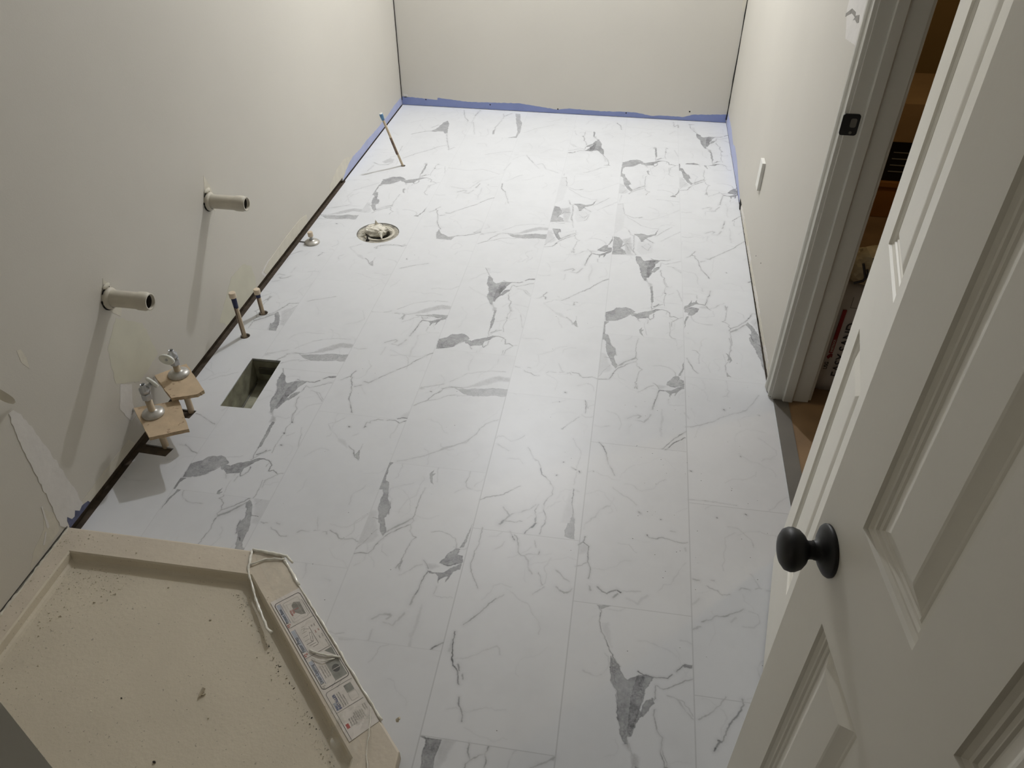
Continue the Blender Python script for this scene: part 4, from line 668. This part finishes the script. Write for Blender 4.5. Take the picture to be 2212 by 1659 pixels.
# ------------------------------------------------------------------ neo-angle shower pan with its label and torn film
ZR, ZF = .033, .0055
A_, B_, C_, D_ = (-1.443, 1.228), (-.820, 1.229), (-.362, .760), (-.345, .130)
t = thing('shower_pan', 'dusty beige corner shower pan with a raised rim in the near left corner', 'shower pan', (-.95, .75, 0))
out_ = [A_, B_, C_, D_, (-1.443, .130)]
inn_ = [(-1.392, 1.152), (-.870, 1.154), (-.457, .731), (-.447, .215), (-1.392, .215)]
def loft(bm, a, za, b, zb):
    va = [bm.verts.new((x, y, za)) for x, y in a]; vb = [bm.verts.new((x, y, zb)) for x, y in b]; n = len(a)
    for i in range(n): bm.faces.new([va[i], va[(i+1) % n], vb[(i+1) % n], vb[i]])
def inset(poly, d):
    n = len(poly); cx = sum(p[0] for p in poly)/n; cy = sum(p[1] for p in poly)/n; out = []
    for i in range(n):
        p0, p1, p2 = Vector(poly[i-1]), Vector(poly[i]), Vector(poly[(i+1) % n])
        e1 = (p1-p0).normalized(); e2 = (p2-p1).normalized(); n1 = Vector((-e1.y, e1.x)); n2 = Vector((-e2.y, e2.x))
        if n1.dot(Vector((cx, cy))-p1) < 0: n1 = -n1; 
        if n2.dot(Vector((cx, cy))-p1) < 0: n2 = -n2
        b = (n1+n2); b = b/max(.3, b.dot(n1)); out.append((p1.x+b.x*d, p1.y+b.y*d))
    return out
bm = B()
loft(bm, out_, ZR-.004, inset(out_, .0015), ZR-.001); loft(bm, inset(out_, .0015), ZR-.001, inset(out_, .005), ZR); loft(bm, inset(out_, .005), ZR, inn_, ZR-.0005)
bmesh.ops.remove_doubles(bm, verts=bm.verts, dist=1e-5)
under(t, obj('rim', bm, M['panrim']))
bm = B(); loft(bm, out_, 0.0005, out_, ZR-.004); under(t, obj('outer_edge', bm, M['panrim']))
bm = B()
i1, i2, i3, i4 = inset(inn_, .004), inset(inn_, .008), inset(inn_, .014), inset(inn_, .022)
loft(bm, inn_, ZR-.0005, i1, ZR-.004); loft(bm, i1, ZR-.004, i2, ZF+.006); loft(bm, i2, ZF+.006, i3, ZF+.0015); loft(bm, i3, ZF+.0015, i4, ZF)
bm.faces.new([bm.verts.new((x, y, ZF)) for x, y in i4]); bmesh.ops.remove_doubles(bm, verts=bm.verts, dist=1e-5)
under(t, obj('basin', bm, M['pan'], smooth=False))
PAN = t
# label on the diagonal rim: local u runs from the far end to the near end, v from the basin side to the outer side
ez = ZR+.0006
c0 = Vector((-.7768, 1.0724, ez)); c1 = Vector((-.5771, .871, ez)); u = (c1-c0).normalized(); v = Vector((-u.y, u.x, 0))
if v.x < 0: v = -v
LT = Matrix(((u.x, v.x, 0, c0.x), (u.y, v.y, 0, c0.y), (0, 0, 1, ez), (0, 0, 0, 1)))
LW = .070                                        # label width across the rim
def flat(name, pts, m, parent, h=.0002, th=.0001):
    bm = B(); a = [bm.verts.new(LT @ Vector((x, y, h))) for x, y in pts]; b = [bm.verts.new(LT @ Vector((x, y, h-th))) for x, y in pts]
    bm.faces.new(a); n = len(a)
    for i in range(n): bm.faces.new([a[i], a[(i+1) % n], b[(i+1) % n], b[i]])
    o = obj(name, bm, m); o.data.transform(Matrix.Translation(-Vector(PAN.location))); o.parent = parent; return o
label = flat('instruction_label', [(-.010, -.004), (.432, -.004), (.428, LW+.001), (-.010, LW+.004)], M['paper'], PAN, 0.0004, .0006)
label['label'] = 'printed white instruction label'
def line(pts, wd, m, close=False, name='printed_line', h=.0007):
    bm = B(); n = len(pts); rng_ = range(n if close else n-1)
    for i in rng_:
        a = Vector((*pts[i], 0)); b = Vector((*pts[(i+1) % n], 0)); d = (b-a).normalized(); s = Vector((-d.y, d.x, 0))*wd/2
        bm.faces.new([bm.verts.new(LT @ (p+Vector((0, 0, h)))) for p in (a-s-d*wd*.3, b-s+d*wd*.3, b+s+d*wd*.3, a+s-d*wd*.3)])
    o = obj(name, bm, m, recalc=False); o.data.transform(Matrix.Translation(-Vector(PAN.location))); o.parent = label; return o
def rr2(x0, x1, y0, y1, r, n=5):
    return [((x0+x1)/2+px_, (y0+y1)/2+py_) for px_, py_ in rrect(0, 0, (x1-x0)/2, (y1-y0)/2, r, n)]
line(rr2(.002, .288, .001, LW-.001, .008), .0016, M['ink'], True, 'label_border')
line([(.089, .001), (.089, LW-.001)], .0009, M['ink'], name='label_divider'); line([(.190, .001), (.190, LW-.001)], .0009, M['ink'], name='label_divider')
# the writing runs from the near end towards the far end, feet of the letters to the outer side
def words(s, u0, v0, size, m, name='printed_text', sx=.9, bold=.0, h=.0009):
    # text x axis -> -u, text y axis -> -v (top of the letters towards the basin)
    T = LT @ Matrix(((-1, 0, 0, u0), (0, -1, 0, v0), (0, 0, 1, h), (0, 0, 0, 1)))
    o = text_mesh(name, s, size, T, m, None, .00003, sx, bold); o.data.transform(Matrix.Translation(-Vector(PAN.location))); o.parent = label; return o
for (u0, u1) in ((.008, .076), (.100, .176), (.202, .276)):
    flat('blue_band', [(u0, .004), (u1-.004, .004), (u1-.004, .0125), (u0, .0125)], M['inkbluegrey'], label, .0006)
    line([(u0, .0142), (u1, .0142)], .0009, M['inkblue'], name='underline')
words('Protect Base', .0745, .0128, .0105, M['ink'], sx=.92); words('*3', .087, .0140, .0125, M['inkred'], bold=.0002)
words('Floor Prep', .172, .0128, .0115, M['ink'], sx=.98); words('*2', .187, .0140, .0125, M['inkred'], bold=.0002)
words('Drain Opening', .273, .0128, .0105, M['ink'], sx=.94); words('*1', .2865, .0140, .0120, M['inkgrey'], bold=.0001)
# panel 3: drawing of a tray with red lettering
line(rr2(.012, .080, .020, .060, .004), .0008, M['inklight'], True, 'drawing'); line([(.020, .026), (.072, .026), (.066, .050), (.028, .050)], .0006, M['inklight'], True, 'drawing')
flat('drawing_shade', [(.022, .044), (.030, .036), (.052, .034), (.068, .046), (.072, .056), (.030, .058)], M['inkgrey'], label, .00062)
words('READ', .056, .036, .006, M['inkred'], bold=.0002); words('INSTALL', .060, .030, .0055, M['inkred'], bold=.0002)
line([(.046, .037), (.046, .047)], .0018, M['inkred'], name='drawing', h=.0010)
words('Protect the base during install', .078, .0665, .0050, M['inkgrey'], sx=.86)
# panel 2: floor section drawing
line([(.112, .046), (.168, .046)], .0012, M['inkgrey'], name='drawing'); line([(.118, .044), (.112, .034), (.116, .030)], .0009, M['inkgrey'], name='drawing')
line([(.128, .040), (.152, .034), (.156, .038), (.130, .044)], .0009, M['inkgrey'], True, 'drawing')
for uu, vv, l in ((.104, .030, .008), (.110, .026, .010), (.121, .024, .012), (.133, .022, .013), (.145, .021, .012), (.156, .021, .016), (.163, .025, .016), (.170, .031, .013)):
    line([(uu, vv), (uu, vv+l)], .0014 if uu > .15 else .0008, M['inkgrey'], name='drawing')
for s_, uu, vv in (('wall', .106, .062), ('tile', .104, .055), ('pan', .124, .064), ('base', .126, .056), ('1/4 in', .146, .066), ('shim', .146, .058), ('Slope to drain', .182, .0665)):
    words(s_, uu+.012, vv, .0052, M['inkgrey'] if uu < .12 or uu > .14 else M['inkred'], sx=.9)
# panel 1: photograph of the drain hole and short text lines
flat('printed_photo', [(.195, .048), (.222, .066), (.195, .067)], M['inkphoto'], label, .0006)
flat('printed_photo', [(.226, .036), (.282, .036), (.282, .066), (.226, .066)], M['inkphoto'], label, .0006)
flat('photo_hole', [(.253+.011*math.cos(a*.3927), .051+.009*math.sin(a*.3927)) for a in range(16)], M['ink'], label, .00075); line([(.2535, .043), (.2535, .060)], .0012, M['paper'], name='photo_strap', h=.0010)
for i, s_ in enumerate(('Drain hole must be', 'cut as shown here', 'for easy hook up')):
    words(s_, .264, .0235+.0055*i, .0052, M['inkgrey'], sx=.9)
line([(.262, .0375), (.222, .0375)], .0007, M['inklight'])
line([(.282, .036), (.294, .020)], .0008, M['inkgrey']); line([(.287, .050), (.300, .032)], .0008, M['inkgrey'])
# second block with the INSTALLER heading
line([(.430, .002), (.302, .002), (.298, .006), (.298, .060), (.299, LW-.001)], .0010, M['ink'], False, 'label_border')
line([(.357, .002), (.357, LW-.002)], .0009, M['ink'], name='label_divider')
flat('blue_band', [(.331, .0055), (.353, .0055), (.353, .0118), (.331, .0118)], M['inkbluegrey'], label, .0006)
words('Attn:', .352, .0118, .0075, M['inkblue'], bold=.0002); words('INSTALLER', .353, .0200, .0088, M['inkblue'], sx=.98, bold=.00035)
for i, s_ in enumerate(('Please remove film and', 'keep base covered until', 'work is complete')):
    words(s_, .352, .0255+.0052*i, .0052, M['inkgrey'], sx=.80)
flat('printed_photo', [(.305, .044), (.326, .044), (.326, .062), (.305, .062)], M['inkphoto'], label, .0006); line(rr2(.328, .350, .044, .063, .003), .0007, M['inklight'], True, 'drawing')
flat('red_logo', [(.392, .006), (.404, .006), (.404, .013), (.392, .013)], M['inkred'], label, .0006)
for i in range(3): words('Do not step', .404, .021+i*.0054, .0052, M['inkgrey'], sx=.8)
for i in range(5): words('on the base', .398+i*.0005, .036+i*.0046, .0050, M['inkgrey'], sx=.9)
for i in range(2): words('warranty', .386, .061+i*.005, .0050, M['inkgrey'], sx=.9)

# clear protective film: a loose sheet over the label, rope-like folds along its edges, a bunched tail
def sheet(pts4, nu, nv, zf, seed, name, m, parent):
    rnd = random.Random(seed); a, b, c, d = [Vector((*p, 0)) for p in pts4]; bm = B(); G = []
    ph = [rnd.uniform(0, 6.28) for _ in range(8)]
    for i in range(nu+1):
        row_ = []
        for j in range(nv+1):
            s, q = i/nu, j/nv; p = (a*(1-s)+b*s)*(1-q)+(d*(1-s)+c*s)*q
            row_.append(bm.verts.new((p.x+rnd.uniform(-.0006, .0006), p.y+rnd.uniform(-.0006, .0006), zf(s, q, ph)+rnd.uniform(0, .0006))))
        G.append(row_)
    for i in range(nu):
        for j in range(nv): bm.faces.new([G[i][j], G[i+1][j], G[i+1][j+1], G[i][j+1]])
    return under(parent, obj(name, bm, m, smooth=True))
F = [(-.900, 1.226), (-.545, .835), (-.452, .850), (-.818, 1.228)]
sheet([(-.895, 1.224), (-.520, .800), (-.428, .824), (-.822, 1.226)], 70, 14, lambda s, q, p: ZR+.0028+.0012*math.sin(22*s+5*q+p[0])*math.sin(9*q+p[1])+.0012*abs(math.sin(31*s*q+p[2])), 1, 'film_sheet', M['film'], PAN)
def rope(pts, r, seed, name='film_fold'):
    rnd = random.Random(seed); P = []; 
    for a, b in zip(pts, pts[1:]):
        n = max(2, int((Vector(b)-Vector(a)).length/.010))
        for k in range(n): P.append(Vector(a).lerp(Vector(b), k/n)+Vector((rnd.uniform(-1, 1), rnd.uniform(-1, 1), rnd.uniform(-.3, .6)))*.0011)
    P.append(Vector(pts[-1])); bm = B(); tube(bm, P, [r*rnd.uniform(.6, 1.25) for _ in P], 8)
    return under(PAN, obj(name, bm, M['filmridge'], smooth=True))
rope([(-.900, 1.226, .036), (-.885, 1.165, .033), (-.862, 1.130, .026), (-.820, 1.070, .022), (-.790, 1.035, .022), (-.770, 1.010, .024), (-.752, .998, .030)], .0038, 3)
rope([(-.898, 1.230, .036), (-.860, 1.226, .0375), (-.800, 1.222, .037), (-.777, 1.205, .0345)], .0042, 4)
rope([(-.885, 1.180, .0365), (-.850, 1.205, .037), (-.800, 1.212, .037)], .0022, 5)
rope([(-.815, 1.224, .033), (-.775, 1.183, .033), (-.735, 1.140, .034)], .0042, 6)
rope([(-.735, 1.140, .034), (-.60, 1.004, .0345), (-.49, .892, .034), (-.42, .822, .033)], .0030, 7)
rope([(-.640, .962, .0375), (-.610, .955, .0385), (-.560, .955, .037)], .0026, 8)
rope([(-.628, .944, .0370), (-.600, .938, .0380), (-.572, .950, .0365)], .0013, 9)
def bunch(s, q, p): return ZR-.002+.010*abs(math.sin(7*s+9*q+p[0]))*abs(math.sin(5*q-4*s+p[1]))-.016*max(0, .42-q)
sheet([(-.545, .840), (-.495, .690), (-.405, .700), (-.452, .846)], 26, 20, bunch, 5, 'film_tail', M['film'], PAN)
rope([(-.452, .846, .036), (-.440, .800, .0385), (-.430, .740, .036), (-.415, .70, .035)], .0012, 11)

P_ = []; rr_ = []
rnd = random.Random(77); y = .30
while y < 1.226:
    P_.append((-1.4395+rnd.uniform(-.0012, .0016), y, ZR+rnd.uniform(-.0005, .0015))); rr_.append(rnd.choice([.0012, .002, .0034, .0026, .0044 if y < 1.1 else .002])); y += .011
bm = B(); tube(bm, P_, rr_, 6); under(PAN, obj('plaster_bead', bm, M['mud']))
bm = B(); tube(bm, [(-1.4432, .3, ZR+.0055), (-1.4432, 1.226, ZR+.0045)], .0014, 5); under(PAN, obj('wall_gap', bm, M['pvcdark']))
# crumbs and chips in the pan and on the rim
def chip(x, y, z, s, m, rnd):
    bm = B(); n = rnd.randint(4, 6); a0 = rnd.uniform(0, 6.28); asp = rnd.uniform(.35, .9)
    P = [(x+s*math.cos(a0+6.283*i/n)*rnd.uniform(.6, 1), y+s*asp*math.sin(a0+6.283*i/n)*rnd.uniform(.6, 1)) for i in range(n)]
    prism(bm, P, z, z+s*rnd.uniform(.3, .7)); return bm
rnd = random.Random(11)
def in_poly(x, y, P):
    c = False; n = len(P)
    for i in range(n):
        a, b = P[i], P[(i+1) % n]
        if (a[1] > y) != (b[1] > y) and x < (b[0]-a[0])*(y-a[1])/(b[1]-a[1])+a[0]: c = not c
    return c
bm = B(); k = 0
while k < 900:
    r_ = rnd.random()
    if r_ < .40: x, y = -1.37+abs(rnd.gauss(0, .06)), rnd.uniform(.6, 1.13)
    elif r_ < .62: x, y = rnd.uniform(-1.38, -1.2), 1.12-abs(rnd.gauss(0, .06))
    elif r_ < .86:
        q = rnd.random(); x, y = -.885+.40*q-abs(rnd.gauss(0, .016)), 1.115-.40*q-abs(rnd.gauss(0, .012))
    else: x, y = rnd.uniform(-1.38, -.5), rnd.uniform(.4, 1.12)
    if not in_poly(x, y, i3): continue
    s = abs(rnd.gauss(0, .0013))+.0006; z = ZF+.0003
    vs = [bm.verts.new((x+rnd.uniform(-1, 1)*s, y+rnd.uniform(-1, 1)*s, z)) for _ in range(3)]; tp = bm.verts.new((x, y, z+s*rnd.uniform(.5, 1.2)))
    bm.faces.new(vs)
    for i in range(3): bm.faces.new([vs[i], vs[(i+1) % 3], tp])
    k += 1
k = 0
while k < 260:
    if rnd.random() < .55: x, y = rnd.uniform(-1.437, -1.395), rnd.uniform(.6, 1.2)
    else: x, y = -1.437+abs(rnd.gauss(0, .10)), rnd.uniform(1.160, 1.222)
    s = abs(rnd.gauss(0, .0012))+.0005; z = ZR+.0002
    vs = [bm.verts.new((x+rnd.uniform(-1, 1)*s, y+rnd.uniform(-1, 1)*s, z)) for _ in range(3)]; tp = bm.verts.new((x, y, z+s)); bm.faces.new(vs)
    for i in range(3): bm.faces.new([vs[i], vs[(i+1) % 3], tp])
    k += 1
o = obj('plaster_crumbs', bm, M['crumb']); o['kind'] = 'stuff'; tag(o, 'scatter of fine plaster crumbs lying in the shower pan', 'debris')
bm = B()
for _ in range(170):
    q = rnd.random(); x, y = -.885+.40*q-abs(rnd.gauss(0, .014)), 1.118-.40*q-abs(rnd.gauss(0, .008))
    if rnd.random() < .25: x, y = rnd.uniform(-1.35, -.6), rnd.uniform(.5, 1.1)
    if not in_poly(x, y, i3): continue
    s = abs(rnd.gauss(0, .0012))+.0006; vs = [bm.verts.new((x+rnd.uniform(-1, 1)*s, y+rnd.uniform(-1, 1)*s, ZF+.0006)) for _ in range(3)]; bm.faces.new(vs)
    tp = bm.verts.new((x, y, ZF+.0006+s*.6)); [bm.faces.new([vs[i], vs[(i+1) % 3], tp]) for i in range(3)]
o = obj('dark_grit', bm, M['crumbdark']); o['kind'] = 'stuff'; tag(o, 'scatter of fine dark grit along the diagonal rim of the shower pan', 'debris')
for x, y, s, m, lb, nm in ((-.857, .832, .0085, 'crumb', 'largest pale curled paper scrap lying in the middle of the shower pan', 'paper_scrap'), (-.888, .667, .0048, 'crumbdark', 'dark chip lying in the shower pan at the bottom of the picture', 'chip'),
                      (-1.038, .793, .0028, 'crumbdark', 'small dark chip left of the large paper scrap in the shower pan', 'chip'), (-.929, 1.023, .0040, 'crumb', 'pale plaster chip near the diagonal rim in the far half of the shower pan', 'chip'),
                      (-1.083, 1.099, .0038, 'crumb', 'pale plaster chip close under the far rim of the shower pan', 'chip')):
    bm = chip(x, y, ZF+.0003, s, M[m], rnd)
    if nm == 'paper_scrap': tube(bm, [(x-.004, y-.008, ZF+.004), (x+.001, y+.010, ZF+.010)], [.003, .0045], 8)
    o = obj(nm, bm, M[m]); tag(o, lb, 'debris')
bm = chip(-.385, .825, ZR, .0045, M['crumb'], rnd); tube(bm, [(-.386, .826, ZR+.002), (-.380, .829, ZR+.009)], [.004, .003], 6); tag(obj('plaster_lump', bm, M['crumb']), 'pale plaster lump on the outer edge of the pan beside the label end', 'debris')
bm = B()
for _ in range(120):
    x, y = rnd.uniform(-.9, .5), rnd.uniform(.7, 3.4)
    if rnd.random() < .5: x, y = rnd.uniform(.1, .5), rnd.uniform(1.3, 2.2)
    if in_poly(x, y, out_): continue
    s = rnd.uniform(.0008, .0019); n = 5; bm.faces.new([bm.verts.new((x+s*math.cos(6.283*i/n), y+s*.6*math.sin(6.283*i/n), .0006)) for i in range(n)])
o = obj('floor_grit', bm, M['crumbdark']); o['kind'] = 'stuff'; tag(o, 'tiny dark specks of grit scattered on the marble floor', 'debris')

# ------------------------------------------------------------------ hallway seen through the side doorway
bm = B(); box(bm, .6205, 4.2, -1.2, 5.2, -.03, -.0008); hf = struct(obj('floor', bm, M['hallfloor'])); hf.name = 'floor_hall'
bm = B(); box(bm, 2.35, 2.45, -1.2, 5.2, 0, 2.44); struct(obj('wall_hall', bm, M['hallwall']))
bm = B(); box(bm, .69, 2.45, 4.9, 5.0, 0, 2.44); struct(obj('wall_hall_end', bm, M['hallwall']))

t = thing('compound_bag', 'white bag of joint compound with a red stripe leaning just outside the side doorway', 'bag', (.86, 2.33, 0))
bm = B(); x0_, x1_, y0_, y1_ = .708, 1.02, 2.228, 2.36
for zz in range(0): pass
lay = []
for i in range(13):
    s = i/12; z = .395*s; bul = .010*math.sin(math.pi*s); ro = .022
    P = rrect((x0_+x1_)/2, (y0_+y1_)/2, (x1_-x0_)/2+bul*.6-.012*(s > .95), (y1_-y0_)/2+bul-.03*(s > .95)-.015*(s > .87), ro, 4)
    lay.append([bm.verts.new((x+.006*math.sin(9*s+x*20), y+.003*math.sin(17*s+31*x), z)) for x, y in P])
for a, b in zip(lay, lay[1:]):
    n = len(a)
    for i in range(n): bm.faces.new([a[i], a[(i+1) % n], b[(i+1) % n], b[i]])
bm.faces.new(lay[0][::-1]); bm.faces.new(lay[-1])
under(t, obj('paper_sack', bm, M['bagwhite'], smooth=True))
def onface(name, pts, m):
    bm = B(); f = [bm.verts.new((x, 2.2135-.0004, z)) for x, z in pts]; g = [bm.verts.new((x, 2.2165, z)) for x, z in pts]; bm.faces.new(f); n = len(f)
    for i in range(n): bm.faces.new([f[i], f[(i+1) % n], g[(i+1) % n], g[i]])
    return under(t, obj(name, bm, m))
onface('red_stripe', [(.7245, .165), (.7365, .165), (.7385, .335), (.7265, .335)], M['bagred'])
onface('red_arrow', [(.722, .148), (.728, .140), (.733, .150), (.739, .147), (.738, .160), (.732, .162), (.727, .157)], M['bagred'])
TT = lambda x, z: Matrix(((0, -1, 0, x), (0, 0, -1, 2.2128), (1, 0, 0, z), (0, 0, 0, 1)))
for s_, x, z, sz, m in (('USG', .7365, .098, .017, 'ink'), ('SHEETROCK', .7355, .170, .0095, 'bagwhite'), ('EASY SAND', .792, .070, .045, 'ink')):
    o = text_mesh('printed_text', s_, sz, TT(x, z), M[m], None, .0002, .95, .0004); o.data.transform(Matrix.Translation(-Vector(t.location))); o.parent = t
bm = B(); box(bm, .7455, .800, 2.2130, 2.2140, .345, .346); box(bm, .7455, .7465, 2.2130, 2.2140, .345, .385); under(t, obj('printed_frame', bm, M['ink']))
bm = crumple(.790, 2.285, .462, .095, .060, .066, 12, 10, 4, .34)
o = thing('paper_bag', 'crumpled cream paper bag with dark print lying on the joint compound bag', 'bag', (.79, 2.285, .40))
under(o, obj('crumpled_paper', bm, M['bagcream']))
for pts in ([(.735, .430), (.760, .440), (.770, .462), (.762, .480)], [(.770, .520), (.785, .500), (.790, .48)], [(.745, .50), (.757, .47), (.765, .45)]):
    bm = B(); tube(bm, [(x, 2.2235-.0*x, z) for x, z in pts], .0042, 6); under(o, obj('dark_print', bm, M['ink']))

t = thing('cabinet', 'low orange-brown cabinet deep in the dark hallway', 'cabinet', (1.45, 3.85, 0))
bm = B(); box(bm, 1.15, 1.75, 3.62, 4.1, 0, .155, .004); under(t, obj('body', bm, M['orange']))
bm = B(); box(bm, 1.14, 1.76, 3.61, 4.11, .155, .178, .002); under(t, obj('top', bm, M['orange']))
t = thing('storage_bin', 'black ribbed bin standing on the hallway cabinet', 'bin', (1.45, 3.85, .178))
bm = B(); box(bm, 1.16, 1.72, 3.63, 4.08, .178, .372, .01); under(t, obj('body', bm, M['black']))
for z in (.225, .255, .285, .315): 
    bm = B(); tube(bm, [(1.158, 3.70, z), (1.158, 3.98, z)], .003, 6); tube(bm, [(1.19, 3.628, z), (1.65, 3.628, z)], .003, 6); under(t, obj('rib', bm, M['thr']))
t = thing('cardboard_box', 'brown cardboard box with black print stacked on the black bin', 'box', (1.45, 3.85, .372))
bm = B(); box(bm, 1.15, 1.70, 3.60, 4.05, .373, .545, .004); under(t, obj('carton', bm, M['card']))
rnd = random.Random(5)
for i in range(14):
    y = 3.62+i*.03; z = .505+rnd.uniform(-.02, .02); bm = B(); tube(bm, [(1.149, y+.012*math.cos(a*.9), z+.012*math.sin(a*.9)) for a in range(rnd.randint(3, 7))], .0022, 5); under(t, obj('black_print', bm, M['ink']))
